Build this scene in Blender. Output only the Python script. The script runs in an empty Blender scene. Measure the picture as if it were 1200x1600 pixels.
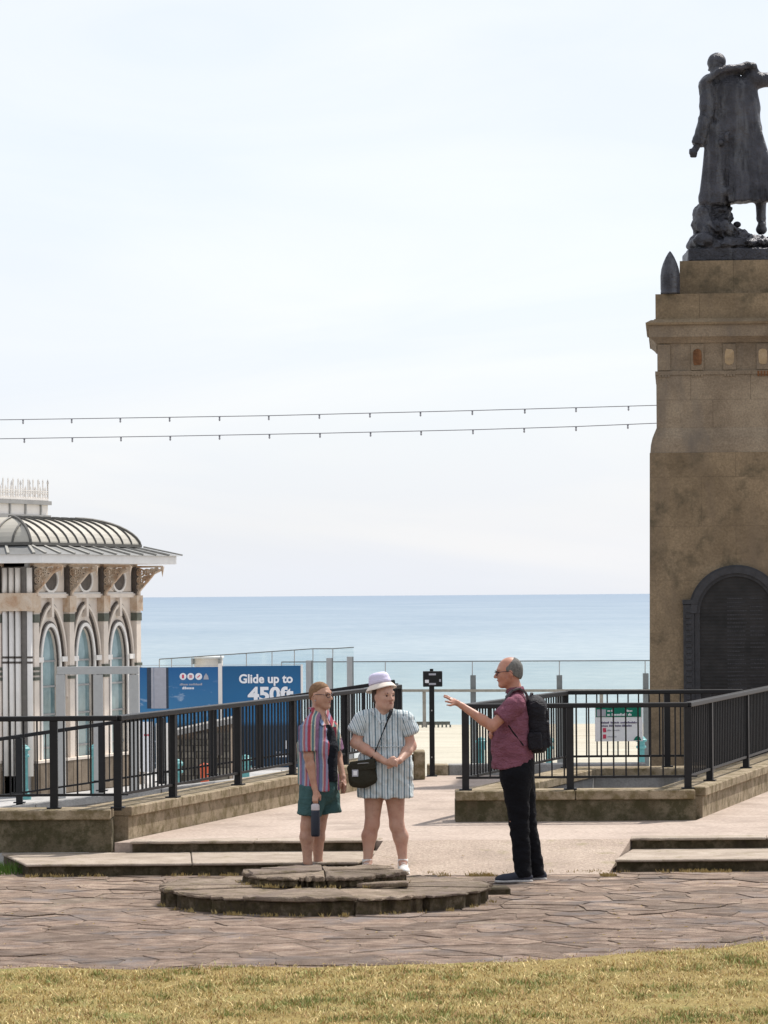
import bpy, bmesh, math, random
import numpy as np
from mathutils import Vector, Matrix

random.seed(7)
RNG = np.random.default_rng(7)
SC = bpy.context.scene
COL = SC.collection

# ------------------------------------------------------------------ camera
F_PX, HC, HOR, ROLL = 5544.0, 2.26, 930.5, 0.0072
cam_d = bpy.data.cameras.new('camera')
cam = bpy.data.objects.new('camera', cam_d)
COL.objects.link(cam)
SC.camera = cam
cam_d.sensor_fit = 'HORIZONTAL'
cam_d.sensor_width = 36.0
cam_d.lens = 36.0 * F_PX / 1200.0
cam_d.shift_y = (HOR - 800.0) / 1200.0
cam_d.clip_start = 1.0
cam_d.clip_end = 200000.0
cr, sr = math.cos(ROLL), math.sin(ROLL)
cam.matrix_world = Matrix(((cr, sr, 0, 0), (0, 0, -1, 0), (-sr, cr, 0, HC), (0, 0, 0, 1)))

# ------------------------------------------------------------------ sky and sun
SUN_AZ, SUN_EL = math.radians(38), math.radians(54)
world = bpy.data.worlds.new('World')
SC.world = world
world.use_nodes = True
wn, wl = world.node_tree.nodes, world.node_tree.links
bg = wn['Background']
sky = wn.new('ShaderNodeTexSky')
sky.sky_type = 'NISHITA'
sky.sun_disc = False
sky.sun_elevation = SUN_EL
sky.sun_rotation = SUN_AZ
sky.air_density = 1.0
sky.dust_density = 1.6
sky.ozone_density = 1.5
# thin high veil of cloud over the blue
wtc = wn.new('ShaderNodeTexCoord')
wmap = wn.new('ShaderNodeMapping'); wmap.inputs['Scale'].default_value = (1.0, 1.0, 3.5)
wno = wn.new('ShaderNodeTexNoise'); wno.inputs['Scale'].default_value = 2.6; wno.inputs['Detail'].default_value = 6
wno.inputs['Distortion'].default_value = 0.6
wl.new(wtc.outputs['Generated'], wmap.inputs['Vector']); wl.new(wmap.outputs['Vector'], wno.inputs['Vector'])
wr = wn.new('ShaderNodeMapRange')
wr.inputs['From Min'].default_value = 0.3; wr.inputs['From Max'].default_value = 0.75
wr.inputs['To Min'].default_value = 0.74; wr.inputs['To Max'].default_value = 0.96
wl.new(wno.outputs['Fac'], wr.inputs['Value'])
wm = wn.new('ShaderNodeMix'); wm.data_type = 'RGBA'
wm.inputs['B'].default_value = (5.0, 5.25, 5.75, 1)
wno2 = wn.new('ShaderNodeTexNoise'); wno2.inputs['Scale'].default_value = 5.0; wno2.inputs['Detail'].default_value = 7; wno2.inputs['Distortion'].default_value = 1.4
wmap2 = wn.new('ShaderNodeMapping'); wmap2.inputs['Scale'].default_value = (1.0, 1.0, 4.0); wmap2.inputs['Rotation'].default_value = (0, 0.35, 0)
wl.new(wtc.outputs['Generated'], wmap2.inputs['Vector']); wl.new(wmap2.outputs['Vector'], wno2.inputs['Vector'])
wr2 = wn.new('ShaderNodeMapRange'); wr2.inputs['From Min'].default_value = 0.45; wr2.inputs['From Max'].default_value = 0.72
wl.new(wno2.outputs['Fac'], wr2.inputs['Value'])
wm2 = wn.new('ShaderNodeMix'); wm2.data_type = 'RGBA'; wm2.inputs['A'].default_value = (4.95, 5.2, 5.7, 1); wm2.inputs['B'].default_value = (5.4, 5.5, 5.75, 1)
wl.new(wr2.outputs['Result'], wm2.inputs['Factor']); wl.new(wm2.outputs['Result'], wm.inputs['B'])
wl.new(wr.outputs['Result'], wm.inputs['Factor']); wl.new(sky.outputs['Color'], wm.inputs['A'])
wl.new(wm.outputs['Result'], bg.inputs['Color'])
bg.inputs['Strength'].default_value = 0.12

sun_d = bpy.data.lights.new('sun', 'SUN')
sun_d.energy = 3.7
sun_d.angle = math.radians(0.9)
sun_d.color = (1.0, 0.95, 0.88)
sun = bpy.data.objects.new('sun', sun_d)
COL.objects.link(sun)
sv = Vector((math.sin(SUN_AZ) * math.cos(SUN_EL), math.cos(SUN_AZ) * math.cos(SUN_EL), math.sin(SUN_EL)))
sun.rotation_euler = sv.to_track_quat('Z', 'Y').to_euler()
sun.location = (20, 30, 30)

SC.view_settings.view_transform = 'Standard'
SC.view_settings.look = 'None'
SC.view_settings.gamma = 1.0
SC.view_settings.exposure = 0.57
SC.view_settings.use_curve_mapping = False

# ------------------------------------------------------------------ placement from the photograph
def at(px, py, Y):
    dx, dy = px - 600.0, py - HOR
    return Vector(((dx - ROLL * dy) * Y / F_PX, Y, HC - (dy + ROLL * dx) * Y / F_PX))
def gnd(px, py, z=0.0):
    dx, dy = px - 600.0, py - HOR
    Y = (HC - z) * F_PX / (dy + ROLL * dx)
    return Vector(((dx - ROLL * dy) * Y / F_PX, Y, z))
def lerp(a, b, t): return a + (b - a) * t

# ------------------------------------------------------------------ objects
def tag(o, label=None, cat=None, group=None, kind=None):
    if label: o['label'] = label
    if cat: o['category'] = cat
    if group: o['group'] = group
    if kind: o['kind'] = kind
    return o
def empty(name, loc=(0, 0, 0), rz=0.0):
    o = bpy.data.objects.new(name, None); COL.objects.link(o)
    o.location = loc; o.rotation_euler = (0, 0, rz); o.empty_display_size = 0.2
    return o
def linkmesh(name, me, mat=None, parent=None):
    if mat and not me.materials: me.materials.append(mat)
    o = bpy.data.objects.new(name, me); COL.objects.link(o)
    if parent: o.parent = parent
    return o
def copy_tree(o, parent=None, loc=None):
    c = o.copy(); COL.objects.link(c)
    if parent: c.parent = parent
    if loc is not None: c.location = loc
    for ch in o.children: copy_tree(ch, c)
    return c

class MB:
    def __init__(s): s.v = []; s.f = []
    def add(s, vs, fs):
        n = len(s.v); s.v += [tuple(v) for v in vs]; s.f += [tuple(i + n for i in f) for f in fs]; return s
    def box(s, x0, x1, y0, y1, z0, z1):
        return s.add([(x0,y0,z0),(x1,y0,z0),(x1,y1,z0),(x0,y1,z0),(x0,y0,z1),(x1,y0,z1),(x1,y1,z1),(x0,y1,z1)],
                     [(0,3,2,1),(4,5,6,7),(0,1,5,4),(1,2,6,5),(2,3,7,6),(3,0,4,7)])
    def hexa(s, P): # 8 points bottom ccw then top ccw
        return s.add(P, [(0,3,2,1),(4,5,6,7),(0,1,5,4),(1,2,6,5),(2,3,7,6),(3,0,4,7)])
    def prism(s, poly, z0, z1): # poly in xy ; z1 may be a list
        n = len(poly)
        zt = z1 if isinstance(z1, (list, tuple)) else [z1] * n
        zb = z0 if isinstance(z0, (list, tuple)) else [z0] * n
        vs = [(p[0], p[1], zb[i]) for i, p in enumerate(poly)] + [(p[0], p[1], zt[i]) for i, p in enumerate(poly)]
        return s.add(vs, [tuple(range(n - 1, -1, -1)), tuple(range(n, 2 * n))] + [(i, (i + 1) % n, n + (i + 1) % n, n + i) for i in range(n)])
    def frame(s, a, b):
        a, b = Vector(a), Vector(b); d = (b - a).normalized()
        u = Vector((0, 0, 1)) if abs(d.z) < 0.95 else Vector((0, 1, 0))
        sx = d.cross(u).normalized(); uy = sx.cross(d).normalized()
        return a, b, sx, uy
    def bar(s, a, b, w, h): # rectangular section bar
        a, b, sx, uy = s.frame(a, b); P = []
        for c in (a, b):
            for q, r in ((-1,-1),(1,-1),(1,1),(-1,1)): P.append(c + sx * q * w / 2 + uy * r * h / 2)
        return s.add(P, [(0,3,2,1),(4,5,6,7),(0,1,5,4),(1,2,6,5),(2,3,7,6),(3,0,4,7)])
    def tube(s, pts, r, n=8, caps=True):
        pts = [Vector(p) for p in pts]; R = r if isinstance(r, (list, tuple)) else [r] * len(pts)
        m = len(pts); vs = []; prev = None
        for i, p in enumerate(pts):
            d = (pts[min(i + 1, m - 1)] - pts[max(i - 1, 0)]).normalized()
            if prev is None:
                u = Vector((0, 0, 1)) if abs(d.z) < 0.9 else Vector((0, 1, 0))
                sx = d.cross(u).normalized()
            else:
                sx = (prev - d * prev.dot(d)).normalized()
            prev = sx; uy = d.cross(sx)
            for k in range(n):
                a = 2 * math.pi * k / n
                vs.append(p + (sx * math.cos(a) + uy * math.sin(a)) * R[i])
        fs = [(i * n + k, i * n + (k + 1) % n, (i + 1) * n + (k + 1) % n, (i + 1) * n + k) for i in range(m - 1) for k in range(n)]
        if caps: fs += [tuple(range(n - 1, -1, -1)), tuple((m - 1) * n + k for k in range(n))]
        return s.add(vs, fs)
    def lathe(s, c, prof, n=20): # prof: (r, z)
        vs = []; c = Vector(c)
        for r, z in prof:
            for k in range(n):
                a = 2 * math.pi * k / n; vs.append((c.x + r * math.cos(a), c.y + r * math.sin(a), c.z + z))
        m = len(prof)
        fs = [(i * n + k, i * n + (k + 1) % n, (i + 1) * n + (k + 1) % n, (i + 1) * n + k) for i in range(m - 1) for k in range(n)]
        fs += [tuple(range(n - 1, -1, -1)), tuple((m - 1) * n + k for k in range(n))]
        return s.add(vs, fs)
    def xform(s, fn): s.v = [tuple(fn(Vector(v))) for v in s.v]; return s
    def mesh(s, name='m', smooth=False, bevel=0.0):
        me = bpy.data.meshes.new(name); me.from_pydata(s.v, [], s.f)
        bm = bmesh.new(); bm.from_mesh(me)
        bmesh.ops.recalc_face_normals(bm, faces=bm.faces)
        if bevel: bmesh.ops.bevel(bm, geom=list(bm.edges), offset=bevel, segments=1, affect='EDGES', clamp_overlap=True)
        bm.to_mesh(me); bm.free()
        if smooth: me.polygons.foreach_set('use_smooth', [True] * len(me.polygons))
        me.update(); return me
    def build(s, name, mat, parent=None, smooth=False, bevel=0.0):
        return linkmesh(name, s.mesh(name, smooth, bevel), mat, parent)

# ------------------------------------------------------------------ materials
def hexc(r, g, b): # srgb 0..255 -> linear
    return tuple((((c / 255) / 12.92) if c / 255 <= 0.04045 else ((c / 255 + 0.055) / 1.055) ** 2.4) for c in (r, g, b)) + (1,)
class NT:
    def __init__(s, name):
        s.m = bpy.data.materials.new(name); s.m.use_nodes = True
        s.n, s.l = s.m.node_tree.nodes, s.m.node_tree.links
        s.b = s.n['Principled BSDF']; s.geo = None; s.tc = None
    def new(s, t): return s.n.new(t)
    def pos(s, scale=(1, 1, 1), obj=False, rot=(0, 0, 0)):
        if obj:
            s.tc = s.tc or s.new('ShaderNodeTexCoord'); out = s.tc.outputs['Object']
        else:
            s.geo = s.geo or s.new('ShaderNodeNewGeometry'); out = s.geo.outputs['Position']
        mp = s.new('ShaderNodeMapping'); mp.inputs['Scale'].default_value = scale; mp.inputs['Rotation'].default_value = rot
        s.l.new(out, mp.inputs['Vector']); return mp.outputs['Vector']
    def noise(s, scale, detail=5, rough=0.55, vec=None, dist=0.0):
        n = s.new('ShaderNodeTexNoise'); n.inputs['Scale'].default_value = scale; n.inputs['Detail'].default_value = detail
        n.inputs['Roughness'].default_value = rough; n.inputs['Distortion'].default_value = dist
        s.l.new(vec if vec else s.pos(), n.inputs['Vector']); return n.outputs['Fac']
    def ramp(s, fac, stops, const=False):
        r = s.new('ShaderNodeValToRGB'); cr_ = r.color_ramp
        if const: cr_.interpolation = 'CONSTANT'
        while len(cr_.elements) < len(stops): cr_.elements.new(0.5)
        for e, (p, c) in zip(cr_.elements, stops):
            e.position = p; e.color = c if len(c) == 4 else tuple(c) + (1,)
        s.l.new(fac, r.inputs['Fac']); return r.outputs['Color']
    def mix(s, fac, a, b, mode='MIX'):
        m = s.new('ShaderNodeMix'); m.data_type = 'RGBA'; m.blend_type = mode
        for k, v in (('Factor', fac), ('A', a), ('B', b)):
            if isinstance(v, (int, float)): m.inputs[k].default_value = v
            elif isinstance(v, tuple): m.inputs[k].default_value = v
            else: s.l.new(v, m.inputs[k])
        return m.outputs['Result']
    def math(s, op, a, b=None):
        m = s.new('ShaderNodeMath'); m.operation = op
        for i, v in enumerate((a, b)):
            if v is None: continue
            if isinstance(v, (int, float)): m.inputs[i].default_value = v
            else: s.l.new(v, m.inputs[i])
        return m.outputs[0]
    def thr(s, fac, lo, hi):
        m = s.new('ShaderNodeMapRange'); m.inputs['From Min'].default_value = lo; m.inputs['From Max'].default_value = hi
        s.l.new(fac, m.inputs['Value']); return m.outputs['Result']
    def col(s, c):
        if isinstance(c, tuple): s.b.inputs['Base Color'].default_value = c
        else: s.l.new(c, s.b.inputs['Base Color'])
        return s
    def bump(s, h, strength=0.4, dist=0.02):
        b = s.new('ShaderNodeBump'); b.inputs['Strength'].default_value = strength; b.inputs['Distance'].default_value = dist
        s.l.new(h, b.inputs['Height']); s.l.new(b.outputs['Normal'], s.b.inputs['Normal']); return s
    def set(s, rough=0.8, metal=0.0, spec=0.3):
        s.b.inputs['Roughness'].default_value = rough; s.b.inputs['Metallic'].default_value = metal
        s.b.inputs['Specular IOR Level'].default_value = spec; return s
def simple(name, c, rough=0.7, metal=0.0, spec=0.3, var=0.15, scale=12.0, bump=0.15, bscale=60.0, obj=False):
    t = NT(name); d = tuple(x * (1 - var) for x in c[:3]) + (1,); e = tuple(min(1, x * (1 + var)) for x in c[:3]) + (1,)
    v = t.pos(obj=obj)
    t.col(t.ramp(t.noise(scale, 5, 0.6, v), [(0.3, d), (0.7, e)])).set(rough, metal, spec)
    if bump: t.bump(t.noise(bscale, 4, 0.6, v), bump, 0.005)
    return t.m
def objrand(t, colr, amt=0.25):
    oi = t.new('ShaderNodeObjectInfo')
    return t.mix(1.0, colr, t.ramp(oi.outputs['Random'], [(0, (1 - amt,) * 3), (1, (1 + amt * 0.4,) * 3)]), 'MULTIPLY')

def stone_mat(name, cols, moss=None, mossamt=0.0, stain=None, scale=2.2, bump=0.5, streak=False, rnd=0.0, rough=0.88, speck=0.25):
    t = NT(name); n1 = t.noise(scale, 7, 0.62, dist=0.3)
    c = t.ramp(n1, [(0.28, cols[0]), (0.5, cols[1]), (0.72, cols[2])])
    n2 = t.noise(scale * 30, 4, 0.7)
    c = t.mix(1.0, c, t.ramp(n2, [(0.3, (1 - speck,) * 3), (0.7, (1 + speck * 0.7,) * 3)]), 'MULTIPLY')
    if stain:
        v = t.pos((1.6, 1.6, 0.35)) if streak else t.pos()
        c = t.mix(t.thr(t.noise(1.7, 6, 0.6, v), 0.52, 0.70), c, stain)
    if moss:
        c = t.mix(t.math('MULTIPLY', t.thr(t.noise(scale * 2.3, 8, 0.7), 0.62 - mossamt * 0.35, 0.75 - mossamt * 0.3), 0.85), c, moss)
    if rnd: c = objrand(t, c, rnd)
    if name == 'paving_far':
        gg = t.new('ShaderNodeNewGeometry'); c = t.mix(1.0, c, t.ramp(gg.outputs['Random Per Island'], [(0, (.58,) * 3), (1, (1.17,) * 3)]), 'MULTIPLY')
    t.col(c).set(rough, 0, 0.25)
    h = t.math('ADD', t.math('MULTIPLY', n1, 0.8), t.math('MULTIPLY', n2, 0.35))
    t.bump(h, bump, 0.03)
    return t.m

M = {}
M['sandstone'] = stone_mat('sandstone', [(.13,.095,.058,1), (.225,.168,.105,1), (.32,.24,.15,1)], moss=(.085,.07,.045,1), mossamt=.25, stain=(.165,.125,.085,1), streak=True, scale=1.3, bump=.35, speck=.28)
M['sandstone_light'] = stone_mat('sandstone_light', [(.15,.115,.080,1), (.24,.188,.132,1), (.32,.26,.185,1)], stain=(.15,.125,.1,1), streak=True, scale=1.6, bump=.35, speck=.28)
M['sandstone_worn'] = stone_mat('sandstone_worn', [(.26,.2,.13,1), (.40,.29,.17,1), (.48,.37,.25,1)], scale=6, bump=.8)
M['sandstone_rust'] = stone_mat('sandstone_rust', [(.10,.05,.025,1), (.2,.09,.04,1), (.26,.14,.07,1)], scale=9, bump=.9)
M['mossy_wall'] = stone_mat('mossy_wall', [(.085,.068,.042,1), (.15,.122,.078,1), (.24,.20,.135,1)], moss=(.052,.046,.02,1), mossamt=.6, stain=(.075,.055,.028,1), scale=3.2, bump=.7)
M['coping'] = stone_mat('coping', [(.20,.152,.095,1), (.31,.245,.165,1), (.40,.325,.225,1)], moss=(.13,.10,.045,1), mossamt=.5, scale=3.5, bump=.5)
M['concrete_grey'] = stone_mat('concrete_grey', [(.22,.21,.20,1), (.32,.31,.295,1), (.40,.385,.365,1)], stain=(.2,.19,.17,1), streak=True, scale=2, bump=.4)
M['terrace'] = stone_mat('terrace', [(.33,.26,.215,1), (.40,.32,.265,1), (.46,.375,.315,1)], stain=(.27,.215,.175,1), scale=.9, bump=.5, speck=.3)
M['ramp'] = stone_mat('ramp', [(.30,.235,.185,1), (.37,.29,.23,1), (.43,.345,.275,1)], moss=(.23,.2,.1,1), mossamt=.12, scale=1.5, bump=.9, speck=.4)
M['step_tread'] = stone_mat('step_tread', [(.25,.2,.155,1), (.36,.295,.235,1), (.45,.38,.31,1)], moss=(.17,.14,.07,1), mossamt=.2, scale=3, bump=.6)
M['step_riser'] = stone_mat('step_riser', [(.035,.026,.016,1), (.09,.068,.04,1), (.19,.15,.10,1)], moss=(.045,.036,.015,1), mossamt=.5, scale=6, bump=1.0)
M['paving'] = stone_mat('paving', [(.125,.080,.056,1), (.245,.172,.128,1), (.42,.32,.245,1)], moss=(.27,.17,.10,1), mossamt=.12, stain=(.17,.15,.145,1), scale=5.0, bump=1.0, rnd=.34, speck=.75)
t = stone_mat('paving_far', [(.14,.092,.064,1), (.265,.19,.142,1), (.43,.33,.25,1)], moss=(.27,.17,.10,1), mossamt=.12, stain=(.18,.155,.145,1), scale=4.5, bump=1.0, speck=.7)
M['paving_far'] = t
M['mortar'] = stone_mat('mortar', [(.12,.085,.06,1), (.21,.16,.12,1), (.34,.265,.20,1)], moss=(.11,.10,.05,1), mossamt=.2, scale=5, bump=.9, speck=.45)
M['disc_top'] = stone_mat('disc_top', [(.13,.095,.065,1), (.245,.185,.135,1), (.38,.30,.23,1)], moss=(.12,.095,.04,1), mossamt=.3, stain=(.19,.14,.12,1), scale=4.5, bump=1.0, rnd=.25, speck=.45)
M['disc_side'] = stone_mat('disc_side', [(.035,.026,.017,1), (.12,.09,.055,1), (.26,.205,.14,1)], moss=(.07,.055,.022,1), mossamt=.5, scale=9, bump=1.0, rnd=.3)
M['road'] = stone_mat('road', [(.33,.32,.31,1), (.42,.41,.40,1), (.5,.49,.48,1)], scale=.3, bump=.2)
M['plinth_stone'] = stone_mat('plinth_stone', [(.16,.12,.085,1), (.23,.18,.13,1), (.3,.24,.18,1)], scale=2, bump=.3, rnd=.15)
M['rubble'] = stone_mat('rubble', [(.08,.075,.06,1), (.17,.15,.12,1), (.28,.25,.2,1)], scale=3, bump=.5, rnd=.4)
M['bronze'] = None
t = NT('bronze'); n1 = t.noise(4, 7, .6); n2 = t.noise(1.0, 5, .6, t.pos((7, 7, 1.2)))
t.col(t.mix(t.thr(n2, .5, .68), t.ramp(n1, [(.3, (.02,.02,.024,1)), (.7, (.075,.075,.088,1))]), (.11,.112,.12,1))).set(.42, .55, .5)
t.bump(t.math('ADD', t.math('ADD', n1, n2), t.noise(30, 4, .6)), .7, .035); M['bronze'] = t.m
t = NT('plaque'); n1 = t.noise(5, 6, .6)
v = t.pos((28, 28, 24))
nz = t.noise(1.0, 2, .5, t.pos((38, 10, 38)))
wv = t.new('ShaderNodeTexWave'); wv.wave_type = 'BANDS'; wv.bands_direction = 'Z'; wv.inputs['Scale'].default_value = 7.5; t.l.new(t.pos(), wv.inputs['Vector'])
t.col(t.ramp(n1, [(.3, (.012,.012,.012,1)), (.7, (.032,.03,.03,1))])).set(.55, .3, .35)
t.bump(t.math('MULTIPLY', nz, wv.outputs['Fac']), .25, .01); M['plaque'] = t.m
M['black_paint'] = simple('black_paint', (.009,.009,.010,1), rough=.5, spec=.3, var=.3, bump=.08, bscale=25)
M['cream_paint'] = simple('cream_paint', (.70,.61,.52,1), rough=.6, var=.10, scale=3)
M['white_paint'] = simple('white_paint', (.76,.72,.67,1), rough=.5, var=.06, scale=3)
M['grey_paint'] = simple('grey_paint', (.30,.295,.285,1), rough=.5, var=.1, scale=4)
M['fascia'] = simple('fascia', (.72,.70,.67,1), rough=.5, var=.05, scale=4)
M['gap_shade'] = simple('gap_shade', (.17,.155,.14,1))  # shade between the pavilion's corner colonnettes, put into a colour
M['plaque_rim'] = simple('plaque_rim', (.028,.028,.032,1), rough=.5, spec=.4, var=.3, bump=.4)
M['dark_trim'] = simple('dark_trim', (.085,.07,.06,1), rough=.5, var=.3)
M['rust_ornament'] = stone_mat('rust_ornament', [(.40,.22,.12,1), (.58,.45,.33,1), (.68,.58,.48,1)], scale=4, bump=.3)
M['olive_band'] = simple('olive_band', (.11,.115,.09,1))
M['roof_sheet'] = simple('roof_sheet', (.40,.375,.32,1), rough=.5, var=.08, scale=2)
M['seam_grey'] = simple('seam_grey', (.30,.29,.26,1))
M['roof_grey'] = simple('roof_grey', (.17,.17,.165,1), rough=.55, var=.15, scale=3)
M['rib_dark'] = simple('rib_dark', (.10,.095,.085,1), rough=.6)
t = NT('window_glass'); n1 = t.noise(1.1, 4, .6)
t.col(t.ramp(n1, [(.35, (.10,.17,.18,1)), (.65, (.26,.36,.37,1))])).set(.08, 0, .8); M['window_glass'] = t.m
M['steel_grey'] = simple('steel_grey', (.36,.36,.35,1), rough=.4, metal=.3, var=.06)
M['steel_post'] = simple('steel_post', (.17,.18,.175,1), rough=.45, metal=.4, var=.1)
M['rail_rust'] = simple('rail_rust', (.30,.27,.22,1), rough=.6, metal=.2, var=.2)
M['teal_paint'] = simple('teal_paint', (.12,.33,.33,1), rough=.5, var=.15)
M['timber'] = simple('timber', (.08,.075,.06,1), rough=.9, var=.3)
M['cable'] = simple('cable', (.20,.20,.22,1), rough=.6)
M['bulb_grey'] = simple('bulb_grey', (.30,.30,.32,1), rough=.4)
M['orange_plastic'] = simple('orange_plastic', (.55,.10,.04,1), rough=.5)
M['print_white'] = simple('print_white', (.8,.8,.82,1), rough=.5, var=.03, bump=0)
M['print_red'] = simple('print_red', (.55,.05,.10,1), rough=.5, bump=0)
M['print_navy'] = simple('print_navy', (.10,.08,.16,1), rough=.5, bump=0)
M['print_green'] = simple('print_green', (.0,.16,.10,1), rough=.5, bump=0)
M['print_grey'] = simple('print_grey', (.38,.38,.42,1), rough=.5, var=.08, bump=0)
M['print_dark'] = simple('print_dark', (.035,.05,.075,1), rough=.5, bump=0)
M['sign_face'] = simple('sign_face', (.78,.78,.78,1), rough=.45, var=.05, bump=0)
# hoarding print : blue sky photo, flat print
def blue_print(name, top, mid, low, clouds):
    t = NT(name); t.geo = t.new('ShaderNodeNewGeometry'); sp = t.new('ShaderNodeSeparateXYZ'); t.l.new(t.geo.outputs['Position'], sp.inputs[0])
    z0, z1 = -1.0, 1.0
    f = t.thr(sp.outputs['Z'], z0, z1)
    c = t.ramp(f, [(0, low), (.42, low), (.47, mid), (1, top)])
    if clouds:
        cl = t.thr(t.noise(3.0, 6, .6, t.pos((1, 1, 3))), .58, .72)
        band = t.math('MULTIPLY', cl, t.thr(sp.outputs['Z'], .75, .25))
        c = t.mix(band, c, (.55,.62,.72,1))
    t.col(c).set(.35, 0, .4); return t.m
M['print_blue_a'] = blue_print('print_blue_a', (.005,.095,.27,1), (.05,.22,.42,1), (.008,.04,.07,1), True)
M['print_blue_b'] = blue_print('print_blue_b', (.004,.085,.21,1), (.015,.15,.34,1), (.006,.035,.075,1), False)
# glass balustrade
t = NT('glass_panel'); t.b.inputs['Base Color'].default_value = (.86,.95,.95,1)
tr = t.new('ShaderNodeBsdfTransparent'); tr.inputs['Color'].default_value = (.962,.985,.985,1)
gl = t.new('ShaderNodeBsdfGlossy'); gl.inputs['Roughness'].default_value = .05; gl.inputs['Color'].default_value = (.8,.95,.95,1)
ms = t.new('ShaderNodeMixShader'); ms.inputs[0].default_value = .06
t.l.new(tr.outputs[0], ms.inputs[1]); t.l.new(gl.outputs[0], ms.inputs[2])
t.l.new(ms.outputs[0], t.n['Material Output'].inputs['Surface']); M['glass_panel'] = t.m
# sea
t = NT('sea_water'); t.geo = t.new('ShaderNodeNewGeometry'); sp = t.new('ShaderNodeSeparateXYZ'); t.l.new(t.geo.outputs['Position'], sp.inputs[0])
lg = t.math('LOGARITHM', sp.outputs['Y'], 10)
c = t.ramp(t.thr(lg, 2.33, 4.0), [(0, (.32,.37,.375,1)), (.10, (.255,.315,.34,1)), (.4, (.21,.27,.325,1)), (1, (.175,.235,.305,1))])
n1 = t.noise(1.0, 6, .6, t.pos((.012, .004, 1))); n2 = t.noise(1.0, 5, .65, t.pos((.25, .10, 1)))
c = t.mix(1.0, c, t.ramp(n1, [(.35, (.86,.9,.93)), (.65, (1.08,1.06,1.04))]), 'MULTIPLY')
c = t.mix(1.0, c, t.ramp(n2, [(.35, (.88,.91,.93)), (.65, (1.1,1.07,1.05))]), 'MULTIPLY')
t.col(c).set(.55, 0, .25); t.bump(n2, .35, .3); M['sea_water'] = t.m
M['beach'] = stone_mat('beach', [(.40,.335,.25,1), (.48,.41,.32,1), (.55,.48,.38,1)], scale=.25, bump=.3, speck=.12)
t = NT('lawn_soil'); n1 = t.noise(1.6, 6, .65); n2 = t.noise(40, 4, .7)
c = t.ramp(n1, [(.35, (.30,.22,.08,1)), (.55, (.36,.28,.11,1)), (.7, (.22,.22,.07,1))])
c = t.mix(1.0, c, t.ramp(n2, [(.3, (.5,.5,.5)), (.7, (1.1,1.1,1.1))]), 'MULTIPLY')
t.col(c).set(.95, 0, .1).bump(n2, .8, .03); M['lawn_soil'] = t.m
t = NT('grass_blades'); at_ = t.new('ShaderNodeAttribute'); at_.attribute_name = 'bladecol'
t.col(at_.outputs['Color']).set(.7, 0, .2)
M['grass_blades'] = t.m
# skin, cloth
def skin(name, c, obj=True):
    t = NT(name); v = t.pos(obj=True); n1 = t.noise(14, 6, .65, v); n2 = t.noise(5, 3, .6, v)
    d = (c[0] * .72, c[1] * .62, c[2] * .62, 1); e = (min(1, c[0] * 1.12), c[1] * 1.12, c[2] * 1.1, 1)
    cc = t.mix(t.math('MULTIPLY', t.thr(n2, .45, .7), .45), t.ramp(n1, [(.28, d), (.5, c), (.72, e)]), (c[0] * 1.02, c[1] * .72, c[2] * .66, 1))
    t.col(cc).set(.48, 0, .4)
    t.b.inputs['Subsurface Weight'].default_value = .12; t.b.inputs['Subsurface Radius'].default_value = (.02,.008,.004); t.b.inputs['Subsurface Scale'].default_value = .3
    t.bump(t.noise(70, 4, .6, v), .25, .004); return t.m
def cloth(name, c, rough=.9, var=.12, fold=.35):
    t = NT(name); v = t.pos(obj=True)
    n1 = t.noise(6, 4, .6, v, .5); d = tuple(x * (1 - var) for x in c[:3]) + (1,); e = tuple(min(1, x * (1 + var)) for x in c[:3]) + (1,)
    t.col(t.ramp(n1, [(.3, d), (.7, e)])).set(rough, 0, .15)
    n3 = t.noise(9, 5, .6, t.pos((1, 1, 2.2), obj=True, rot=(0, .5, 0)), 1.2); t.bump(t.math('ADD', t.math('ADD', n1, n3), t.math('MULTIPLY', t.noise(220, 2, .5, v), .15)), min(1, fold * 1.6), .04); return t.m
def striped(name, cols, period, yk=0.6, tilt=0.0, wob=0.012, fold=.35):
    t = NT(name); v = t.pos(obj=True); sp = t.new('ShaderNodeSeparateXYZ'); t.l.new(v, sp.inputs[0])
    w = t.math('MULTIPLY', t.noise(5, 3, .5, v), wob)
    s_ = t.math('ADD', t.math('ADD', sp.outputs['X'], t.math('MULTIPLY', sp.outputs['Y'], yk)), t.math('ADD', w, t.math('MULTIPLY', sp.outputs['Z'], tilt)))
    fr = t.math('FRACT', t.math('ADD', t.math('DIVIDE', s_, period), 50.0))
    acc = 0; stops = []; tot = sum(x[0] for x in cols)
    for wd, cc in cols: stops.append((acc / tot, cc)); acc += wd
    t.col(t.ramp(fr, stops, True)).set(.9, 0, .15)
    t.bump(t.noise(9, 5, .6, t.pos((1.6, 1, .8), obj=True), 1.2), min(1, fold * 1.8), .04); return t.m
M['skin_a'] = skin('skin_a', (.46,.265,.185,1)); M['skin_b'] = skin('skin_b', (.50,.30,.22,1)); M['skin_c'] = skin('skin_c', (.45,.225,.155,1))
M['hair_buzz'] = simple('hair_buzz', (.20,.115,.062,1), rough=.9, var=.35, scale=60, obj=True)
M['hair_grey'] = simple('hair_grey', (.14,.135,.125,1), rough=.9, var=.35, scale=60, obj=True)
M['hair_dark'] = simple('hair_dark', (.06,.04,.03,1), rough=.8, var=.3, obj=True)
M['frame_dark'] = simple('frame_dark', (.03,.015,.02,1), rough=.3, bump=0)
M['eye_dark'] = simple('eye_dark', (.03,.02,.018,1), rough=.2, bump=0)
M['lip'] = simple('lip', (.33,.11,.09,1), rough=.5, bump=0)
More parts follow.
